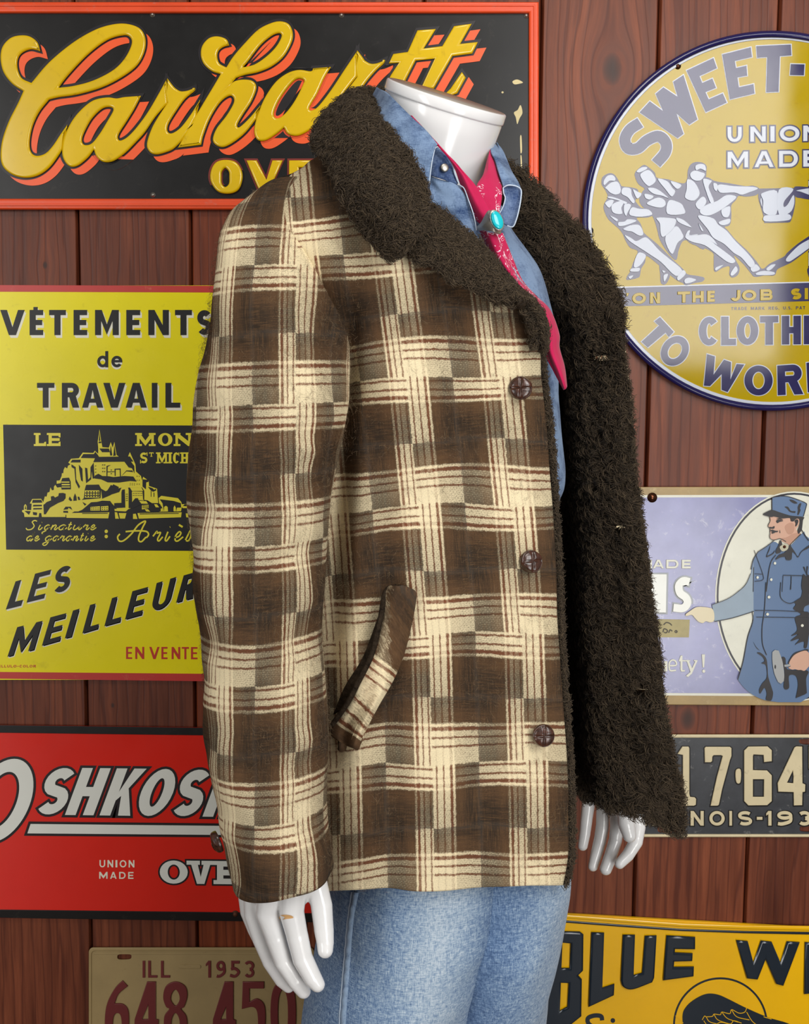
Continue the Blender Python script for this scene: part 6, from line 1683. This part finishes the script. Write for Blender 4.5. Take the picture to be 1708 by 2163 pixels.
# --- collar (right leaf, folded over) and lapel
pairs = [((825, 206, -.40), (815, 203, -.405), (806, 207, -.41)), ((742, 203, -.45), (770, 206, -.46), (792, 214, -.45)), ((690, 245, -.49), (745, 234, -.52), (800, 240, -.525)), ((660, 298, -.53), (748, 282, -.572), (837, 294, -.58)),
         ((690, 342, -.58), (775, 330, -.612), (874, 346, -.604)), ((724, 405, -.63), (800, 395, -.648), (898, 388, -.614)), ((754, 466, -.642), (822, 450, -.660), (900, 442, -.630)), ((797, 520, -.648), (842, 500, -.660), (887, 484, -.642)), ((821, 532, -.646), (830, 530, -.648), (842, 526, -.646))]
def inset(pr_, d):
    a, m_, b = (np.array(q) for q in pr_)
    v = (b - a)[:2]; L_ = np.linalg.norm(v); v = v / (L_ + 1e-6) * min(d, L_ * .4)
    return [(a[0] + v[0], a[1] + v[1], a[2]), tuple(m_), (b[0] - v[0] * 1.5, b[1] - v[1] * 1.5, b[2])]
pairs = [(tuple(np.array(q) + np.array([0, 6 if i < 3 else 0, 0])) for q in p) for i, p in enumerate(pairs)]
GC = grid_px([inset(list(p), 9) for p in pairs], 60, 120)
collar = grid_obj('collar', GC, M_BACKING, JK, thick=.010)
up = [(912, 430, -.606), (941, 452, -.607), (990, 491, -.608), (1032, 530, -.604), (1078, 590, -.598), (1113, 621, -.592), (1140, 653, -.587), (1153, 690, -.580), (1149, 724, -.577)]
up = [(x - 11, y + 9, Y) for x, y, Y in up]
lo = [(868, 520, -.632), (884, 550, -.636), (923, 561, -.640), (947, 585, -.636), (991, 598, -.630), (1044, 624, -.620), (1096, 637, -.610), (1122, 668, -.600), (1136, 720, -.590)]
mi = [((a[0] + b[0]) / 2, (a[1] + b[1]) / 2, (a[2] + b[2]) / 2 - .010) for a, b in zip(up, lo)]
GL = grid_px([up, mi, lo], 140, 34)
lapel = grid_obj('lapel', GL, M_BACKING, JK, thick=.006)
# plaid roll under the collar leaf edge
cedge = [(690, 343, -.586), (722, 404, -.634), (752, 468, -.646), (796, 523, -.652), (822, 536, -.650), (845, 529, -.648), (889, 488, -.644)]
co = cord('collar_edge', cedge, M_BACKING, collar, r=.0018, n=70)

# --- pocket welt, standing off the front
wl = [(817, 1243), (804, 1309), (786, 1384), (757, 1443), (734, 1487), (704, 1530), (698, 1552)]
wr = [(879, 1254), (872, 1307), (854, 1381), (831, 1437), (800, 1491), (772, 1545), (758, 1582)]
def wrow(a, b):
    f = lambda x: float(Yp(x))
    return [(a[0], a[1], f(a[0]) - .012), (a[0] * .75 + b[0] * .25, a[1] * .75 + b[1] * .25, f(a[0]) - .019), ((a[0] + b[0]) / 2, (a[1] + b[1]) / 2, f(a[0]) - .019), (a[0] * .2 + b[0] * .8, a[1] * .2 + b[1] * .8, f(b[0]) - .015), (b[0], b[1], f(b[0]) - .009)]
rowsW = [[(838, 1237, float(Yp(835)) - .012), (850, 1236, float(Yp(850)) - .017), (862, 1240, float(Yp(862)) - .011)]] + [wrow(a, b) for a, b in zip(wl, wr)] + [[(706, 1560, -.610), (725, 1572, -.617), (752, 1584, -.622)]]
GW = grid_px(rowsW, 40, 130)
def welt_uv(g):
    x, y = g[:, 0], g[:, 1]
    k = np.clip(((y - 1237) * .87 - (x - 840) * .45) / 365.0, 0, 1)      # along the welt
    v = np.interp(k, [0, .40, .55, .66, .84, 1], [.52, .68, .88, 1.0, 1.14, 1.42])
    v = v + (x - np.interp(y, [1240, 1580], [850, 735])) * -.0006
    return np.stack([np.where(v < 1, .22, -.22) + (x - 800) * .001, v], axis=1)
welt = grid_obj('pocket_welt', GW, M_PLAID, JK, uvf=welt_uv, thick=.008)
cord('welt_edge', [(838, 1239, -.632), (815, 1250, -.634), (802, 1312, -.640), (784, 1385, -.636), (755, 1444, -.634), (732, 1488, -.626), (702, 1530, -.613)], M_BACKING, welt, r=.0026, n=80)

# --- dark mouth of the pocket beside the welt
mouth = grid_px([[(812, 1262, -.6275), (822, 1262, -.632)], [(790, 1325, -.628), (808, 1322, -.634)], [(765, 1390, -.625), (790, 1388, -.632)], [(728, 1450, -.617), (760, 1448, -.627)], [(703, 1510, -.606), (735, 1490, -.620)]], 12, 60)
grid_obj('pocket_lining', mouth, M_BACKING, JK, thick=.001)

# --- leather buttons
for bx, by, Yb, nrm in ((1099, 820, -.588, (-.10, -1, .05)), (1119, 1187, -.584, (.35, -1, .30)), (1146, 1553, -.578, (.10, -1, .12))):
    b = disc_button('button', bx, by, Yb, .0108, .0085, M_LEATHER, JK, nrm, cross=.22)
cb = disc_button('button', 463, 1776, -.640, .0100, .0075, M_LEATHER, JK, (-1, -.45, -.35), cross=.22)

# --- pile: strands on lining, collar, lapel and along the front edge
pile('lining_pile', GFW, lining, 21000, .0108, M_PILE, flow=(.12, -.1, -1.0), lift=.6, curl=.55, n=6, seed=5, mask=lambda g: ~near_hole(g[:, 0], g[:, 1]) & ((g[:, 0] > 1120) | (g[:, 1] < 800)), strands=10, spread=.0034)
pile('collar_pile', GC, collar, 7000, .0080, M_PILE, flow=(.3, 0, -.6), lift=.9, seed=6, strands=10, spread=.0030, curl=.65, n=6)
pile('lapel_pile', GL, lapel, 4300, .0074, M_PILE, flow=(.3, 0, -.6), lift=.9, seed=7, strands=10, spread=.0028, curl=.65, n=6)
eg = [(x - 11, y, float(Yp(min(1200, x))) + .004) for x, y in ((1147, 724), (1154, 800), (1166, 900), (1174, 1000), (1180, 1100), (1185, 1200), (1189, 1300), (1195, 1400), (1201, 1500), (1208, 1600), (1213, 1700), (1212, 1800), (1199, 1866))]
GE = grid_px([[(x, y, Y) for x, y, Y in eg], [(x + 7, y, Y + .006) for x, y, Y in eg]], 160, 6)
trim = grid_obj('front_edge_trim', GE, M_BACKING, JK, thick=.003)
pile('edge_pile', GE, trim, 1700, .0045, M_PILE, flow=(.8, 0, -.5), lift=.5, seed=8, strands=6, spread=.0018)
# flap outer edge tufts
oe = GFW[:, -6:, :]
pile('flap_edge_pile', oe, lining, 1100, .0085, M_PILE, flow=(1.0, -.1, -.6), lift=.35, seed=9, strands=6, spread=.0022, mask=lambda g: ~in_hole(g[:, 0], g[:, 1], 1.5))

# fine loose fibres of the napped wool, on the front and the sleeve
M_FIBRE = pile_mat('loose_wool_fibre', lin(72, 56, 42), lin(104, 84, 62), lin(150, 128, 98))
pile('wool_nap', GPW, front, 9000, .0036, M_FIBRE, flow=(.2, 0, -.8), lift=.45, seed=15, strands=2, spread=.003, radius=.00006, curl=.5, mask=lambda g: g[:, 0] > 690)
sg = []
for i in range(2, 27):
    lx, ly, rx, ry, Y, d = SR[i]
    sg.append([((lx + rx) / 2 + math.cos(a) * (rx - lx) / 2, (ly + ry) / 2 + math.cos(a) * (ry - ly) / 2, Y - math.sin(a) * d - .001) for a in np.linspace(3.5, -.35, 14)])
GS = grid_px(sg[:23], 40, 160)
pile('wool_nap', GS, sr, 8000, .0036, M_FIBRE, flow=(.1, 0, -.8), lift=.45, seed=16, strands=2, spread=.003, radius=.00006, curl=.5)
